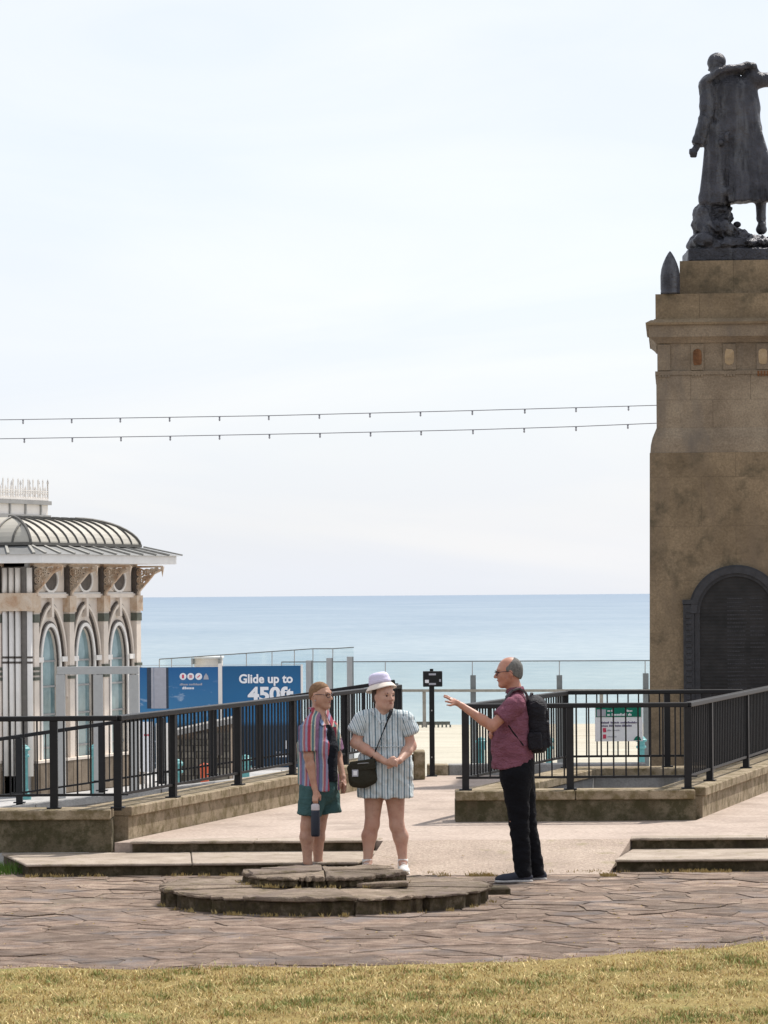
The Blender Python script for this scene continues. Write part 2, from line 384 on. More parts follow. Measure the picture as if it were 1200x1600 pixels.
M['shirt_stripe'] = striped('shirt_stripe', [(3,(.36,.07,.10,1)),(1,(.52,.42,.33,1)),(2,(.11,.20,.21,1)),(1,(.54,.47,.38,1)),(2.4,(.29,.16,.26,1)),(1,(.12,.12,.18,1)),(2.8,(.17,.23,.36,1)),(1,(.5,.40,.37,1)),(2,(.38,.13,.16,1)),(2.2,(.30,.28,.40,1))], .150, -.15, wob=.02)
M['shorts_teal'] = cloth('shorts_teal', (.055,.115,.115,1))
M['tank_black'] = cloth('tank_black', (.012,.014,.02,1))
M['dress_stripe'] = striped('dress_stripe', [(2.2,(.62,.66,.66,1)),(1.2,(.15,.22,.26,1)),(1.8,(.58,.64,.65,1)),(.5,(.27,.35,.39,1))], .046, .08, fold=.5)
M['dress_print'] = striped('dress_print', [(1.5,(.62,.66,.66,1)),(1,(.22,.30,.34,1)),(1.5,(.60,.65,.66,1)),(.6,(.3,.38,.42,1))], .034, .1, .35)
M['hat_lilac'] = cloth('hat_lilac', (.66,.62,.78,1), fold=.2); M['hat_trim'] = cloth('hat_trim', (.72,.64,.56,1), fold=.1)
M['bag_olive'] = cloth('bag_olive', (.035,.032,.022,1), rough=.7); M['strap_black'] = cloth('strap_black', (.012,.012,.014,1))
M['shoe_white'] = simple('shoe_white', (.68,.66,.62,1), rough=.6, obj=True)
M['shoe_dark'] = simple('shoe_dark', (.03,.032,.045,1), rough=.8, obj=True); M['sole'] = simple('sole', (.42,.40,.38,1), rough=.7, obj=True)
M['trousers_black'] = cloth('trousers_black', (.006,.006,.008,1), rough=.9, fold=.25)
t = NT('shirt_plum'); v = t.pos(obj=True); ck = t.new('ShaderNodeTexChecker'); ck.inputs['Scale'].default_value = 95; t.l.new(v, ck.inputs['Vector'])
n1 = t.noise(6, 4, .6, v, .5)
c = t.mix(t.math('MULTIPLY', ck.outputs['Fac'], .16), t.ramp(n1, [(.3, (.165,.055,.082,1)), (.7, (.235,.09,.125,1))]), (.36,.20,.24,1))
n3 = t.noise(8, 5, .6, t.pos((1, 1, 2.4), obj=True, rot=(0, .6, 0)), 1.5); t.col(c).set(.9, 0, .15).bump(t.math('ADD', n1, n3), .8, .05); M['shirt_plum'] = t.m
M['pack_black'] = cloth('pack_black', (.016,.015,.019,1), rough=.6, fold=.5)
M['pack_grey'] = cloth('pack_grey', (.09,.08,.085,1), rough=.5)
M['bottle_navy'] = simple('bottle_navy', (.002,.007,.02,1), rough=.4, spec=.5, bump=0); M['bottle_cap'] = simple('bottle_cap', (.55,.5,.5,1), rough=.3, bump=0)
M['metal_light'] = simple('metal_light', (.4,.4,.4,1), rough=.3, metal=.7, bump=0)
M['tattoo'] = simple('tattoo', (.13,.09,.085,1), rough=.6, var=.3, obj=True, bump=0)

# ------------------------------------------------------------------ helpers for the figures: distance fields
def _n3(X, Y, Z, f, seed=0):
    r = np.random.default_rng(seed); o = 0
    for i in range(5):
        a = r.normal(size=3) * f * (1 + .5 * i); p = r.uniform(0, 6.28)
        o = o + np.sin(a[0] * X + a[1] * Y + a[2] * Z + p + 1.3 * np.sin(a[1] * X * .7 - a[2] * Y * .6 + a[0] * Z * .8 + p)) / (1 + .5 * i)
    return o / 2.6
class Field:
    def __init__(s, lo, hi, h):
        s.lo = np.array(lo, float); s.h = h
        s.n = [int(math.ceil((b - a) / h)) + 1 for a, b in zip(lo, hi)]
        s.ax = [s.lo[i] + np.arange(s.n[i]) * h for i in range(3)]
        s.f = np.full(s.n, 0.2, np.float32)
    def _sl(s, lo, hi):
        sl = []
        for i in range(3):
            a = max(0, int((lo[i] - s.lo[i]) / s.h)); b = min(s.n[i], int((hi[i] - s.lo[i]) / s.h) + 2)
            if b <= a: return None
            sl.append(slice(a, b))
        return tuple(sl)
    def _pts(s, sl): return np.meshgrid(s.ax[0][sl[0]], s.ax[1][sl[1]], s.ax[2][sl[2]], indexing='ij', sparse=True)
    def _mix(s, sl, d, k, sub=False):
        a = s.f[sl]
        if sub: a = -a
        if k > 0:
            hh = np.clip(.5 + .5 * (a - d) / k, 0, 1); r = a * (1 - hh) + d * hh - k * hh * (1 - hh)
        else: r = np.minimum(a, d)
        s.f[sl] = -r if sub else r
    def cone(s, a, b, ra, rb=None, k=.02, sq=None, flat=False, noise=None, sub=False, rnd=.008):
        rb = ra if rb is None else rb; a = np.array(a, float); b = np.array(b, float)
        q = np.array(sq if sq is not None else (1, 1, 1), float); R = max(ra, rb) * float(q.max()) + k + 3 * s.h + .01
        sl = s._sl(np.minimum(a, b) - R, np.maximum(a, b) + R)
        if sl is None: return s
        X, Y, Z = s._pts(sl); a_, b_ = a / q, b / q
        px, py, pz = X / q[0] - a_[0], Y / q[1] - a_[1], Z / q[2] - a_[2]; d = b_ - a_; L2 = max(1e-9, float(d @ d)); L = math.sqrt(L2)
        t = (px * d[0] + py * d[1] + pz * d[2]) / L2; tc = np.clip(t, 0, 1)
        rad = ra + (rb - ra) * tc; m = float(q.min())
        if flat:
            rr = np.sqrt(np.maximum(0, px * px + py * py + pz * pz - t * t * L2)) - rad
            e = np.maximum(-t, t - 1) * L
            dd = np.minimum(np.maximum(rr + rnd, e + rnd), 0) + np.sqrt(np.maximum(rr + rnd, 0) ** 2 + np.maximum(e + rnd, 0) ** 2) - rnd
        else:
            dx, dy, dz = px - tc * d[0], py - tc * d[1], pz - tc * d[2]
            dd = np.sqrt(dx * dx + dy * dy + dz * dz) - rad
        dd = dd * (m ** .5 if m < 1 else 1)
        if noise: dd = dd + noise[0] * _n3(X, Y, Z, noise[1], noise[2] if len(noise) > 2 else 0)
        s._mix(sl, dd.astype(np.float32), k, sub); return s
    def ell(s, c, r, k=.02, F=None, noise=None, sub=False): # r along F, S, U
        c = np.array(c, float); r = np.array(r, float); R = r.max() + k + 3 * s.h + .01
        sl = s._sl(c - R, c + R)
        if sl is None: return s
        X, Y, Z = s._pts(sl); x, y, z = X - c[0], Y - c[1], Z - c[2]
        if F is not None:
            f, sd, u = [np.array(v, float) for v in F]
            x, y, z = x * f[0] + y * f[1] + z * f[2], x * sd[0] + y * sd[1] + z * sd[2], x * u[0] + y * u[1] + z * u[2]
        k0 = np.sqrt((x / r[0]) ** 2 + (y / r[1]) ** 2 + (z / r[2]) ** 2); k1 = np.sqrt((x / r[0] ** 2) ** 2 + (y / r[1] ** 2) ** 2 + (z / r[2] ** 2) ** 2) + 1e-9
        dd = k0 * (k0 - 1) / k1
        if noise: dd = dd + noise[0] * _n3(X, Y, Z, noise[1], noise[2] if len(noise) > 2 else 0)
        s._mix(sl, dd.astype(np.float32), k, sub); return s
    def rbox(s, c, h, rnd=.02, F=None, k=.01, noise=None):
        c = np.array(c, float); h = np.array(h, float); R = np.linalg.norm(h) + k + 3 * s.h
        sl = s._sl(c - R, c + R)
        if sl is None: return s
        X, Y, Z = s._pts(sl); x, y, z = X - c[0], Y - c[1], Z - c[2]
        if F is not None:
            f, sd, u = [np.array(v, float) for v in F]
            x, y, z = x * f[0] + y * f[1] + z * f[2], x * sd[0] + y * sd[1] + z * sd[2], x * u[0] + y * u[1] + z * u[2]
        qx, qy, qz = np.abs(x) - h[0] + rnd, np.abs(y) - h[1] + rnd, np.abs(z) - h[2] + rnd
        dd = np.sqrt(np.maximum(qx, 0) ** 2 + np.maximum(qy, 0) ** 2 + np.maximum(qz, 0) ** 2) + np.minimum(np.maximum(qx, np.maximum(qy, qz)), 0) - rnd
        if noise: dd = dd + noise[0] * _n3(X, Y, Z, noise[1], noise[2] if len(noise) > 2 else 0)
        s._mix(sl, dd.astype(np.float32), k); return s
    def cut(s, n, p): # keep the side where n.(x-p) < 0
        X, Y, Z = np.meshgrid(*s.ax, indexing='ij', sparse=True); n = np.array(n, float); n = n / np.linalg.norm(n)
        s.f = np.maximum(s.f, ((X - p[0]) * n[0] + (Y - p[1]) * n[1] + (Z - p[2]) * n[2]).astype(np.float32)); return s
    def mesh(s, name):
        f = s.f; f[0] = f[-1] = .2; f[:, 0] = f[:, -1] = .2; f[:, :, 0] = f[:, :, -1] = .2
        ins = f < 0
        cs = np.zeros([n - 1 for n in s.n], np.int8)
        for i in (0, 1):
            for j in (0, 1):
                for k in (0, 1):
                    cs += ins[i:i + s.n[0] - 1, j:j + s.n[1] - 1, k:k + s.n[2] - 1]
        act = (cs > 0) & (cs < 8); idx = np.full(act.shape, -1, np.int64); I = np.argwhere(act); idx[act] = np.arange(len(I))
        acc = np.zeros((len(I), 3)); cnt = np.zeros(len(I))
        corners = [(i, j, k) for i in (0, 1) for j in (0, 1) for k in (0, 1)]
        for a in corners:
            for ax in range(3):
                if a[ax] == 1: continue
                b = list(a); b[ax] = 1
                va = f[I[:, 0] + a[0], I[:, 1] + a[1], I[:, 2] + a[2]]; vb = f[I[:, 0] + b[0], I[:, 1] + b[1], I[:, 2] + b[2]]
                m = (va < 0) != (vb < 0); t = np.zeros(len(I)); t[m] = va[m] / (va[m] - vb[m])
                p = np.tile(np.array(a, float), (len(I), 1)); p[:, ax] += t
                acc[m] += p[m]; cnt[m] += 1
        V = s.lo + (I + acc / cnt[:, None]) * s.h
        Q = []
        for ax in range(3):
            o1, o2 = (ax + 1) % 3, (ax + 2) % 3
            sa = [slice(None)] * 3; sb = [slice(None)] * 3; sa[ax] = slice(0, -1); sb[ax] = slice(1, None)
            A, B = ins[tuple(sa)], ins[tuple(sb)]; E = np.argwhere(A != B)
            E = E[(E[:, o1] > 0) & (E[:, o2] > 0) & (E[:, o1] < s.n[o1] - 1) & (E[:, o2] < s.n[o2] - 1)]
            sgn = A[E[:, 0], E[:, 1], E[:, 2]]
            def g(d1, d2):
                e = E.copy(); e[:, o1] -= d1; e[:, o2] -= d2; return idx[e[:, 0], e[:, 1], e[:, 2]]
            q = np.stack([g(1, 1), g(0, 1), g(0, 0), g(1, 0)], 1); q[~sgn] = q[~sgn][:, ::-1]; Q.append(q)
        Q = np.concatenate(Q)
        for _ in range(2): # light relaxation
            ac = np.zeros_like(V); c = np.zeros(len(V))
            for i in range(4):
                a, b = Q[:, i], Q[:, (i + 1) % 4]; np.add.at(ac, a, V[b]); np.add.at(c, a, 1)
            V = V * .5 + ac / np.maximum(c, 1)[:, None] * .5
        me = bpy.data.meshes.new(name); me.vertices.add(len(V)); me.vertices.foreach_set('co', V.astype(np.float32).ravel())
        me.loops.add(len(Q) * 4); me.loops.foreach_set('vertex_index', Q.ravel().astype(np.int32))
        me.polygons.add(len(Q)); me.polygons.foreach_set('loop_start', np.arange(0, len(Q) * 4, 4, dtype=np.int32)); me.polygons.foreach_set('loop_total', np.full(len(Q), 4, np.int32))
        me.polygons.foreach_set('use_smooth', np.ones(len(Q), bool)); me.update(calc_edges=True); me.validate(); return me
    def build(s, name, mat, parent=None):
        return linkmesh(name, s.mesh(name), mat, parent)
def text_mesh(body, size, depth=.004, bold=0.0, align='LEFT'):
    cu = bpy.data.curves.new('t', 'FONT'); cu.body = body; cu.size = size; cu.extrude = depth / 2; cu.offset = bold; cu.align_x = align; cu.resolution_u = 4
    o = bpy.data.objects.new('t', cu); COL.objects.link(o); bpy.context.view_layer.update()
    me = bpy.data.meshes.new_from_object(o.evaluated_get(bpy.context.evaluated_depsgraph_get()))
    bpy.data.objects.remove(o); bpy.data.curves.remove(cu); return me

# ================================================================== THE SETTING
ZT = 0.18                                   # terrace level
def LW(Y): return -2.30 + .257 * (Y - 30.1)
def EL(Y): return .64 + .287 * (Y - 32.5)
def ER(Y): return 2.84 + .25 * (Y - 32.5)
# ground sheets
b = MB(); b.prism([(-60, -60), (60, -60), (60, 21.2), (-60, 21.2)], -.5, -.035); tag(b.build('ground', M['lawn_soil']), kind='structure')
b = MB(); b.prism([(-60, 21.204), (60, 21.204), (60, 30.0), (-60, 30.0)], -.5, -.0055); bed = tag(b.build('plaza_ground', M['mortar']), kind='structure')
b = MB(); b.prism([(-90, 30.004), (90, 30.004), (90, 74.5), (.2, 74.5), (.2, 110), (-90, 110)], -3.4, -1.6); tag(b.build('road', M['road']), kind='structure')
b = MB(); b.add([(-600, 74.51, -2.9), (900, 74.51, -2.9), (900, 110, -3.3), (-600, 110, -3.3), (900, 226, -6.0), (-600, 226, -6.0), (900, 420, -9), (-600, 420, -9)],
      [(0, 1, 2, 3), (3, 2, 4, 5), (5, 4, 6, 7)]); tag(b.build('beach', M['beach']), kind='structure')
b = MB()
ys = [200, 260, 340, 500, 900, 2000, 6000, 20000, 60000, 150000]
for i, y in enumerate(ys):
    for x in (-1, -.33, .33, 1): b.v.append((x * (800 + y * 1.2), y, -6.0))
for i in range(len(ys) - 1):
    for k in range(3): b.f.append((i * 4 + k, i * 4 + k + 1, (i + 1) * 4 + k + 1, (i + 1) * 4 + k))
tag(b.build('sea', M['sea_water']), kind='structure')
# terrace (raised pavement round the stairwells)
b = MB()
def terr(poly): b.prism(poly, -1.7, ZT)
terr([(LW(30.1), 30.1), (14, 30.1), (14, 32.5), (LW(32.5), 32.5)])
terr([(LW(32.5), 32.5), (EL(32.5), 32.5), (EL(36.7), 36.7), (LW(36.7), 36.7)])
terr([(ER(32.5), 32.5), (14, 32.5), (14, 36.7), (ER(36.7), 36.7)])
terr([(LW(36.7), 36.7), (14, 36.7), (14, 40.9), (LW(40.9), 40.9)])
terr([(3.05, 40.9), (14, 40.9), (14, 56), (4.5, 56)])
tag(b.build('terrace', M['terrace']), kind='structure')
# concrete ramp between the steps
rl0, rr0 = gnd(562, 1372, 0), gnd(952, 1370, 0); YR = 28.62
b = MB(); P = [(at(563, 1368, YR).x, YR), (at(950, 1368, YR).x, YR), (at(986, 1318, 30.1).x, 30.098), (at(599, 1318, 30.1).x, 30.098)]
b.prism(P, -.3, [0.0, 0.0, ZT + .002, ZT + .002]); tag(b.build('ramp', M['ramp']), kind='structure')
# steps : treads and risers as separate stones
def step(name, x0, x1, xe0, xe1, y0, y1, z0, z1, label_parent, seed, stone=1.3):
    """x0,x1 front edge; xe0,xe1 back edge (skewed ends)"""
    r = random.Random(seed)
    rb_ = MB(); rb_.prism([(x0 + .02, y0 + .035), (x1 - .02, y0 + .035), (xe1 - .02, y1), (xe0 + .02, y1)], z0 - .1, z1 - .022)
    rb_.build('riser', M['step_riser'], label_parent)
    x = x0; n = max(1, round((x1 - x0) / stone)); k = 0
    for i in range(n):
        fa, fb = i / n, (i + 1) / n
        if 0 < i: fa += r.uniform(-.03, .03) * 0
        a0, a1 = lerp(x0, x1, fa), lerp(x0, x1, fb); c0, c1 = lerp(xe0, xe1, fa), lerp(xe0, xe1, fb); g = .004
        dz = r.uniform(-.004, .004); nf = 14; front = []
        for q in range(nf + 1):
            t_ = q / nf; front.append((lerp(a0 + g, a1 - g, t_), y0 + r.uniform(-.014, .012) + (.03 if r.random() < .06 else 0)))
        poly = front + [(c1 - g, y1), (c0 + g, y1)]
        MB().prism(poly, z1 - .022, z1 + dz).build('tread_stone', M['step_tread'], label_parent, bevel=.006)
steps = empty('steps', (0, 0, 0)); steps['kind'] = 'structure'
xa = at(40, 1348, 28.8).x
step('s', xa, at(560, 1346, 28.8).x, at(2, 1328, 30.1).x, at(594, 1320, 30.1).x, 28.8, 30.1, 0, .1, steps, 3)
step('s', at(203, 1318, 30.05).x, at(589, 1318, 30.05).x, at(206, 1318, 30.05).x, at(599, 1316, 30.3).x, 30.03, 30.35, .09, ZT + .012, steps, 5, 1.2)
steps2 = empty('steps', (0, 0, 0)); steps2['kind'] = 'structure'
step('s', at(960, 1348, 28.85).x, 9.0, at(988, 1325, 30.1).x, 9.0, 28.85, 30.1, 0, .1, steps2, 8)
step('s', at(984, 1318, 30.05).x, 9.0, at(990, 1316, 30.05).x, 9.0, 30.03, 30.35, .09, ZT + .012, steps2, 9, 1.2)

# ------------------------------------------------------------------ low walls with copings
def wall_run(parent, a, b_, zb, zt, th, side, over=.03, cap=.085, matw='mossy_wall', matc='coping', stones=1.4, ztop2=None, cut0=0, cut1=0):
    """a,b_ : outer line in xy; th thickness toward 'side' normal (+1 left of a->b)"""
    a, b_ = Vector(a), Vector(b_); d = (b_ - a).normalized(); n = Vector((-d.y, d.x)) * side; zt2 = zt if ztop2 is None else ztop2
    w0, w1 = a + d * cut0, b_ - d * cut1
    MB().prism([tuple(w0), tuple(w1), tuple(w1 + n * th), tuple(w0 + n * th)], zb, [zt - cap, zt2 - cap, zt2 - cap, zt - cap]).build('wall_face', M[matw], parent)
    L = (b_ - a).length; k = max(1, round(L / stones))
    for i in range(k):
        p, q = a + d * (L * i / k + .003), a + d * (L * (i + 1) / k - .003); z0, z1 = lerp(zt, zt2, i / k), lerp(zt, zt2, (i + 1) / k)
        MB().prism([tuple(p - n * over), tuple(q - n * over), tuple(q + n * (th + over)), tuple(p + n * (th + over))], [z0 - cap, z1 - cap, z1 - cap, z0 - cap], [z0, z1, z1, z0]).build('coping_stone', M[matc], parent, bevel=.008)
ZC = .462
lw = tag(empty('low_wall', (0, 0, 0)), 'mossy low stone wall on the left, under the long railing beside the blue hoarding', 'wall')
wall_run(lw, (-7.5, 30.1), (LW(30.1) - .03, 30.1), .1, ZC, .36, 1, cut1=.0)
wall_run(lw, (LW(30.45) , 30.49), (LW(40.2), 40.2), -1.6, ZC, .36, 1, matw='coping')
pierm = MB().box(at(646, 1200, 40.2).x, at(664, 1200, 40.2).x, 40.0, 40.5, ZT, .50).build('end_pier', M['coping'], lw, bevel=.012)
rw = tag(empty('low_wall', (0, 0, 0)), 'mossy low stone wall round the stairwell behind the man with the backpack', 'wall')
wall_run(rw, (EL(32.5), 32.5), (ER(32.5), 32.5), ZT - .3, ZC, .36, 1)
wall_run(rw, (EL(32.9), 32.9), (EL(36.6), 36.6), -1.6, ZC, .34, -1, matw='concrete_grey')
wall_run(rw, (ER(32.9), 32.9), (ER(47), 47), ZT - .3, ZC, .36, 1, matw='coping')
wall_run(rw, (EL(36.9) + .0, 36.64), (ER(36.3) - .40, 36.64), -1.6, ZC, .34, 1, matw='concrete_grey')
# ramp wall further back on the left
YW = 41.3
rampw = tag(empty('ramp_wall', (0, 0, 0)), 'grey concrete wall rising to the right behind the left railing', 'wall')
p0, p1 = at(-140, 1278, YW), at(645, 1186, YW)
wall_run(rampw, (p0.x, YW), (p1.x, YW), -2.2, p0.z, .35, 1, matw='concrete_grey', matc='concrete_grey', ztop2=p1.z, stones=1.6)
# low grey kerb walls at the pavement edge
kw = tag(empty('kerb_wall', (0, 0, 0)), 'low grey kerb wall at the pavement edge behind the black signpost', 'wall')
p0, p1 = at(667, 1201, 41.2), at(700, 1198, 41.2)
MB().box(p0.x, p1.x, 41.0, 41.3, -.5, .30).build('kerb_stone', M['coping'], kw, bevel=.01)
MB().box(p1.x + .004, at(1008, 1198, 41.2).x, 41.02, 41.3, -.5, .30).build('kerb_stone', M['concrete_grey'], kw, bevel=.01)

# ------------------------------------------------------------------ railings
def railing(label, runs, group=None, endpost=True):
    """runs: list of dict(a,b (base points 3d), h, posts (fractions), n (balusters))"""
    th = tag(empty('railing', (0, 0, 0)), label, 'railing')
    me_cache = {}
    for R in runs:
        a, b_ = Vector(R['a']), Vector(R['b']); h = R['h']; L = (b_ - a).length; d = (b_ - a) / L; pw = R.get('pw', .062)
        ang = math.atan2(d.y, d.x)
        z = Vector((0, 0, 1))
        MB().bar(a + z * (h - .022), b_ + z * (h - .022), .075, .044).build('top_rail', M['black_paint'], th, bevel=.006)
        MB().bar(a + z * .115, b_ + z * .115, .03, .022).build('bottom_rail', M['black_paint'], th)
        for k, f in enumerate(R['posts']):
            p = a + d * (L * f)
            m = MB().box(-pw / 2, pw / 2, -pw / 2, pw / 2, -.02, h - .045); m.box(-pw * .9, pw * .9, -pw * .9, pw * .9, 0, .012) if R.get('plates', True) else None
            m.box(-.055 - pw / 2, .055 + pw / 2, -.012, .012, .108, .122)
            o = m.build('post', M['black_paint'], th); o.location = p; o.rotation_euler.z = ang
        key = round(h, 3)
        if key not in me_cache: me_cache[key] = MB().box(-.007, .007, -.007, .007, .126, h - .045).mesh('baluster')
        fr = sorted(R['posts']); sp = R.get('sp', .112); cnt = int(L / sp)
        for i in range(1, cnt):
            f = i / cnt
            if any(abs(f - q) * L < .05 for q in fr): continue
            o = linkmesh('baluster', me_cache[key], M['black_paint'], th); o.location = a + d * (L * f); o.rotation_euler.z = ang
    return th
def onwall(px, py): return gnd(px, py, ZC)
yl = 30.28
A = Vector((at(-70, 1258, yl).x, yl, ZC)); A0 = Vector((-5.6, yl, ZC)); B = Vector((LW(yl) - .03, yl, ZC)); Cc = Vector((LW(40.15) + -.12, 40.15, ZC))
def fracx(a, b_, px): # fraction along the run whose image column is px
    best = 0; bd = 1e9
    for i in range(1001):
        p = a.lerp(b_, i / 1000); x = 600 + p.x * F_PX / p.y
        if abs(x - px) < bd: bd = abs(x - px); best = i / 1000
    return best
railing('long black railing on the left wall, rising past the two women', [
    dict(a=A0, b=B, h=.79, posts=[fracx(A0, B, -200), fracx(A0, B, -60), fracx(A0, B, 82), 1.0], pw=.066),
    dict(a=B, b=Cc, h=.79, posts=[fracx(B, Cc, x) for x in (268, 370, 455, 538)] + [1.0], pw=.062)])
def rampP(px, Y=41.45): return at(px, 1259 - .146 * px, Y)
RA, RB = rampP(-110), rampP(618)
railing('black ramp railing seen through the left railing, in front of the white pavilion', [
    dict(a=RA, b=RB, h=.80, posts=[fracx(RA, RB, x) for x in (-100, 28, 157, 250, 330, 404, 505)] + [1.0], pw=.075, sp=.125)])
F0 = Vector((EL(32.6) + .07, 32.66, ZC)); F1 = Vector((ER(32.6) - .08, 32.66, ZC)); G1 = Vector((ER(46.5) - .18, 46.5, ZC)); H0 = Vector((EL(36.8) + .0, 36.8, ZC)); H1 = Vector((ER(36.8) - .2, 36.8, ZC))
railing('black railing round the right stairwell, behind the man with the backpack', [
    dict(a=F0, b=F1, h=.795, posts=[0.0, fracx(F0, F1, 889), 1.0], pw=.064),
    dict(a=F1, b=G1, h=.795, posts=[fracx(F1, G1, x) for x in (1107, 1164)] + [.5, .66, .83, 1.0]),
    dict(a=F0, b=H0, h=.795, posts=[.48]),
    dict(a=H0, b=H1, h=.80, posts=[0.0, fracx(H0, H1, 1041)], sp=.105)])

# ------------------------------------------------------------------ paving stones
def clip(poly, px, py, nx, ny):
    out = []
    for i in range(len(poly)):
        a, b_ = poly[i], poly[(i + 1) % len(poly)]
        da = (a[0] - px) * nx + (a[1] - py) * ny; db = (b_[0] - px) * nx + (b_[1] - py) * ny
        if da <= 0: out.append(a)
        if (da < 0) != (db < 0) and da != db:
            t_ = da / (da - db); out.append((a[0] + (b_[0] - a[0]) * t_, a[1] + (b_[1] - a[1]) * t_))
    return out
def voronoi(x0, x1, y0, y1, n, rng, relax=1):
    P = np.stack([rng.uniform(x0, x1, n), rng.uniform(y0, y1, n)], 1)
    for it in range(relax + 1):
        cells = []
        for i in range(n):
            poly = [(x0, y0), (x1, y0), (x1, y1), (x0, y1)]
            D = P - P[i]; o = np.argsort((D ** 2).sum(1))[1:26]
            for j in o:
                poly = clip(poly, (P[i][0] + P[j][0]) / 2, (P[i][1] + P[j][1]) / 2, D[j][0], D[j][1])
                if len(poly) < 3: break
            cells.append(poly)
        if it < relax: P = np.array([np.mean(c, 0) if len(c) > 2 else P[i] for i, c in enumerate(cells)])
    return cells
def shrink(poly, g):
    c = np.mean(poly, 0); out = []
    A_ = 0
    for i in range(len(poly)):
        A_ += poly[i][0] * poly[(i + 1) % len(poly)][1] - poly[(i + 1) % len(poly)][0] * poly[i][1]
    if abs(A_) < .01: return None
    sg = 1 if A_ > 0 else -1; res = list(poly)
    for i in range(len(poly)):
        a, b_ = poly[i], poly[(i + 1) % len(poly)]; dx, dy = b_[0] - a[0], b_[1] - a[1]; l = math.hypot(dx, dy)
        if l < 1e-6: continue
        nx, ny = dy / l * sg, -dx / l * sg
        res = clip(res, a[0] - nx * g, a[1] - ny * g, nx, ny)
        if len(res) < 3: return None
    return res
pr = np.random.default_rng(21)
cells = voronoi(-3.55, 3.65, 21.25, 28.78, 620, pr, 0)
cells = sorted([c for c in cells if len(c) > 2], key=lambda c: np.mean(c, 0)[1]); far_stones = MB(); near = 0
pav = empty('paving', (0, 0, 0)); pav['kind'] = 'structure'
DC = (-.44, 26.22)
for c in cells:
    if len(c) < 3: continue
    s_ = shrink(c, .004 + pr.uniform(0, .006))
    if not s_: continue
    m = np.mean(s_, 0)
    if (m[0] - DC[0]) ** 2 + (m[1] - DC[1]) ** 2 < .95 ** 2: continue
    # roughen the outline
    rp = []
    for i in range(len(s_)):
        a, b_ = np.array(s_[i]), np.array(s_[(i + 1) % len(s_)]); rp.append(tuple(a))
        if np.linalg.norm(b_ - a) > .22: q = (a + b_) / 2 + pr.normal(0, .008, 2); rp.append(tuple(q))
    tz = pr.normal(0, .0022); sx, sy = pr.normal(0, .004, 2)
    zt_ = [tz + (p[0] - m[0]) * sx + (p[1] - m[1]) * sy for p in rp]
    if near < 298: MB().prism(rp, -.05, zt_).build('paving_stone', M['paving'], pav, bevel=.004); near += 1
    else: far_stones.prism(rp, -.05, zt_)
far_stones.build('far_paving_stones', M['paving_far'], pav)['kind'] = 'stuff'

# ------------------------------------------------------------------ round stone base with two tiers
base = tag(empty('round_plinth', (DC[0], DC[1], 0)), 'round two tier stone base, weathered and mossy, in the middle of the paving', 'plinth')
def tier(R, z0, z1, c, seed, sectors, jag, arc0=0.0):
    r = random.Random(seed)
    bnd = [arc0 + 2 * math.pi * (i + r.uniform(-.3, .3)) / sectors for i in range(sectors)]; bnd.append(bnd[0] + 2 * math.pi)
    for i in range(sectors):
        a0 = bnd[i]; a1 = bnd[i + 1]; n = 14; out = []
        rs = R * (1 + r.uniform(-.02, .012))
        for q in range(n + 1):
            a = lerp(a0, a1, q / n) + (.004 if q == 0 else (-.004 if q == n else 0)); rr = rs + r.uniform(-jag, jag * .5) - (r.uniform(.01, .05) if r.random() < .10 else 0)
            out.append((c[0] + rr * math.cos(a), c[1] + rr * math.sin(a)))
        dz = r.uniform(-.014, .008)
        ctr = (c[0] + .03 * math.cos((a0 + a1) / 2), c[1] + .03 * math.sin((a0 + a1) / 2))
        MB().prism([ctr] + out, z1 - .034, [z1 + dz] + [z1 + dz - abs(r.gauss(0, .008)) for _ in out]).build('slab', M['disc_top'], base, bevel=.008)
        low = [(c[0] + (x - c[0]) * .975 + r.uniform(-.02, .012), c[1] + (y - c[1]) * .965 + r.uniform(-.02, .02)) for x, y in out]
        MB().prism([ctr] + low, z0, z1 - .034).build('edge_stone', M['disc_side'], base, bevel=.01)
tier(1.215, -.04, .135, (0, 0), 5, 11, .045, .2)
tier(.625, .13, .215, (-.02, .22), 9, 10, .04, .5)
MB().prism([(.22, -.36), (.60, -.28), (.61, -.12), (.40, -.2)], .13, .165).build('edge_stone', M['disc_top'], base, bevel=.008)
ls = gnd(781, 1396, 0)
tag(MB().prism([(ls.x - .10, ls.y - .1), (ls.x + .08, ls.y - .08), (ls.x + .06, ls.y + .15), (ls.x - .1, ls.y + .2)], -.03, .05).build('loose_stone', M['disc_side'], None, bevel=.012),
    'small loose dark stone lying at the right edge of the round base', 'stone')

# ------------------------------------------------------------------ monument
mon = tag(empty('war_memorial', at(1013, 1200, 42.0), math.radians(-4.7)), 'tall brown sandstone memorial pedestal with arched bronze plaque', 'monument')
mon.location.z = ZT
mon.location.x += .015
MO = Vector(mon.location); S_ = F_PX / 42.0
def mz(py): return at(1100, py, 42.0).z - ZT
CX = CY = (1150 - 1013) / S_
def hx(px): return (1150 - px) / S_
def frus(h0, z0, h1, z1):
    c = CX; return MB().hexa([(c - h0, c - h0, z0), (c + h0, c - h0, z0), (c + h0, c + h0, z0), (c - h0, c + h0, z0), (c - h1, c - h1, z1), (c + h1, c - h1, z1), (c + h1, c + h1, z1), (c - h1, c + h1, z1)])
zs = [0.0, mz(1072), mz(990), mz(907), mz(822), mz(745), mz(707)]
htop, hbot = hx(1016.5), hx(1013)
frus(hbot - .012, 0, htop - .012, zs[-1] - .004).build('core', M['dark_trim'], mon)
r_ = random.Random(4)
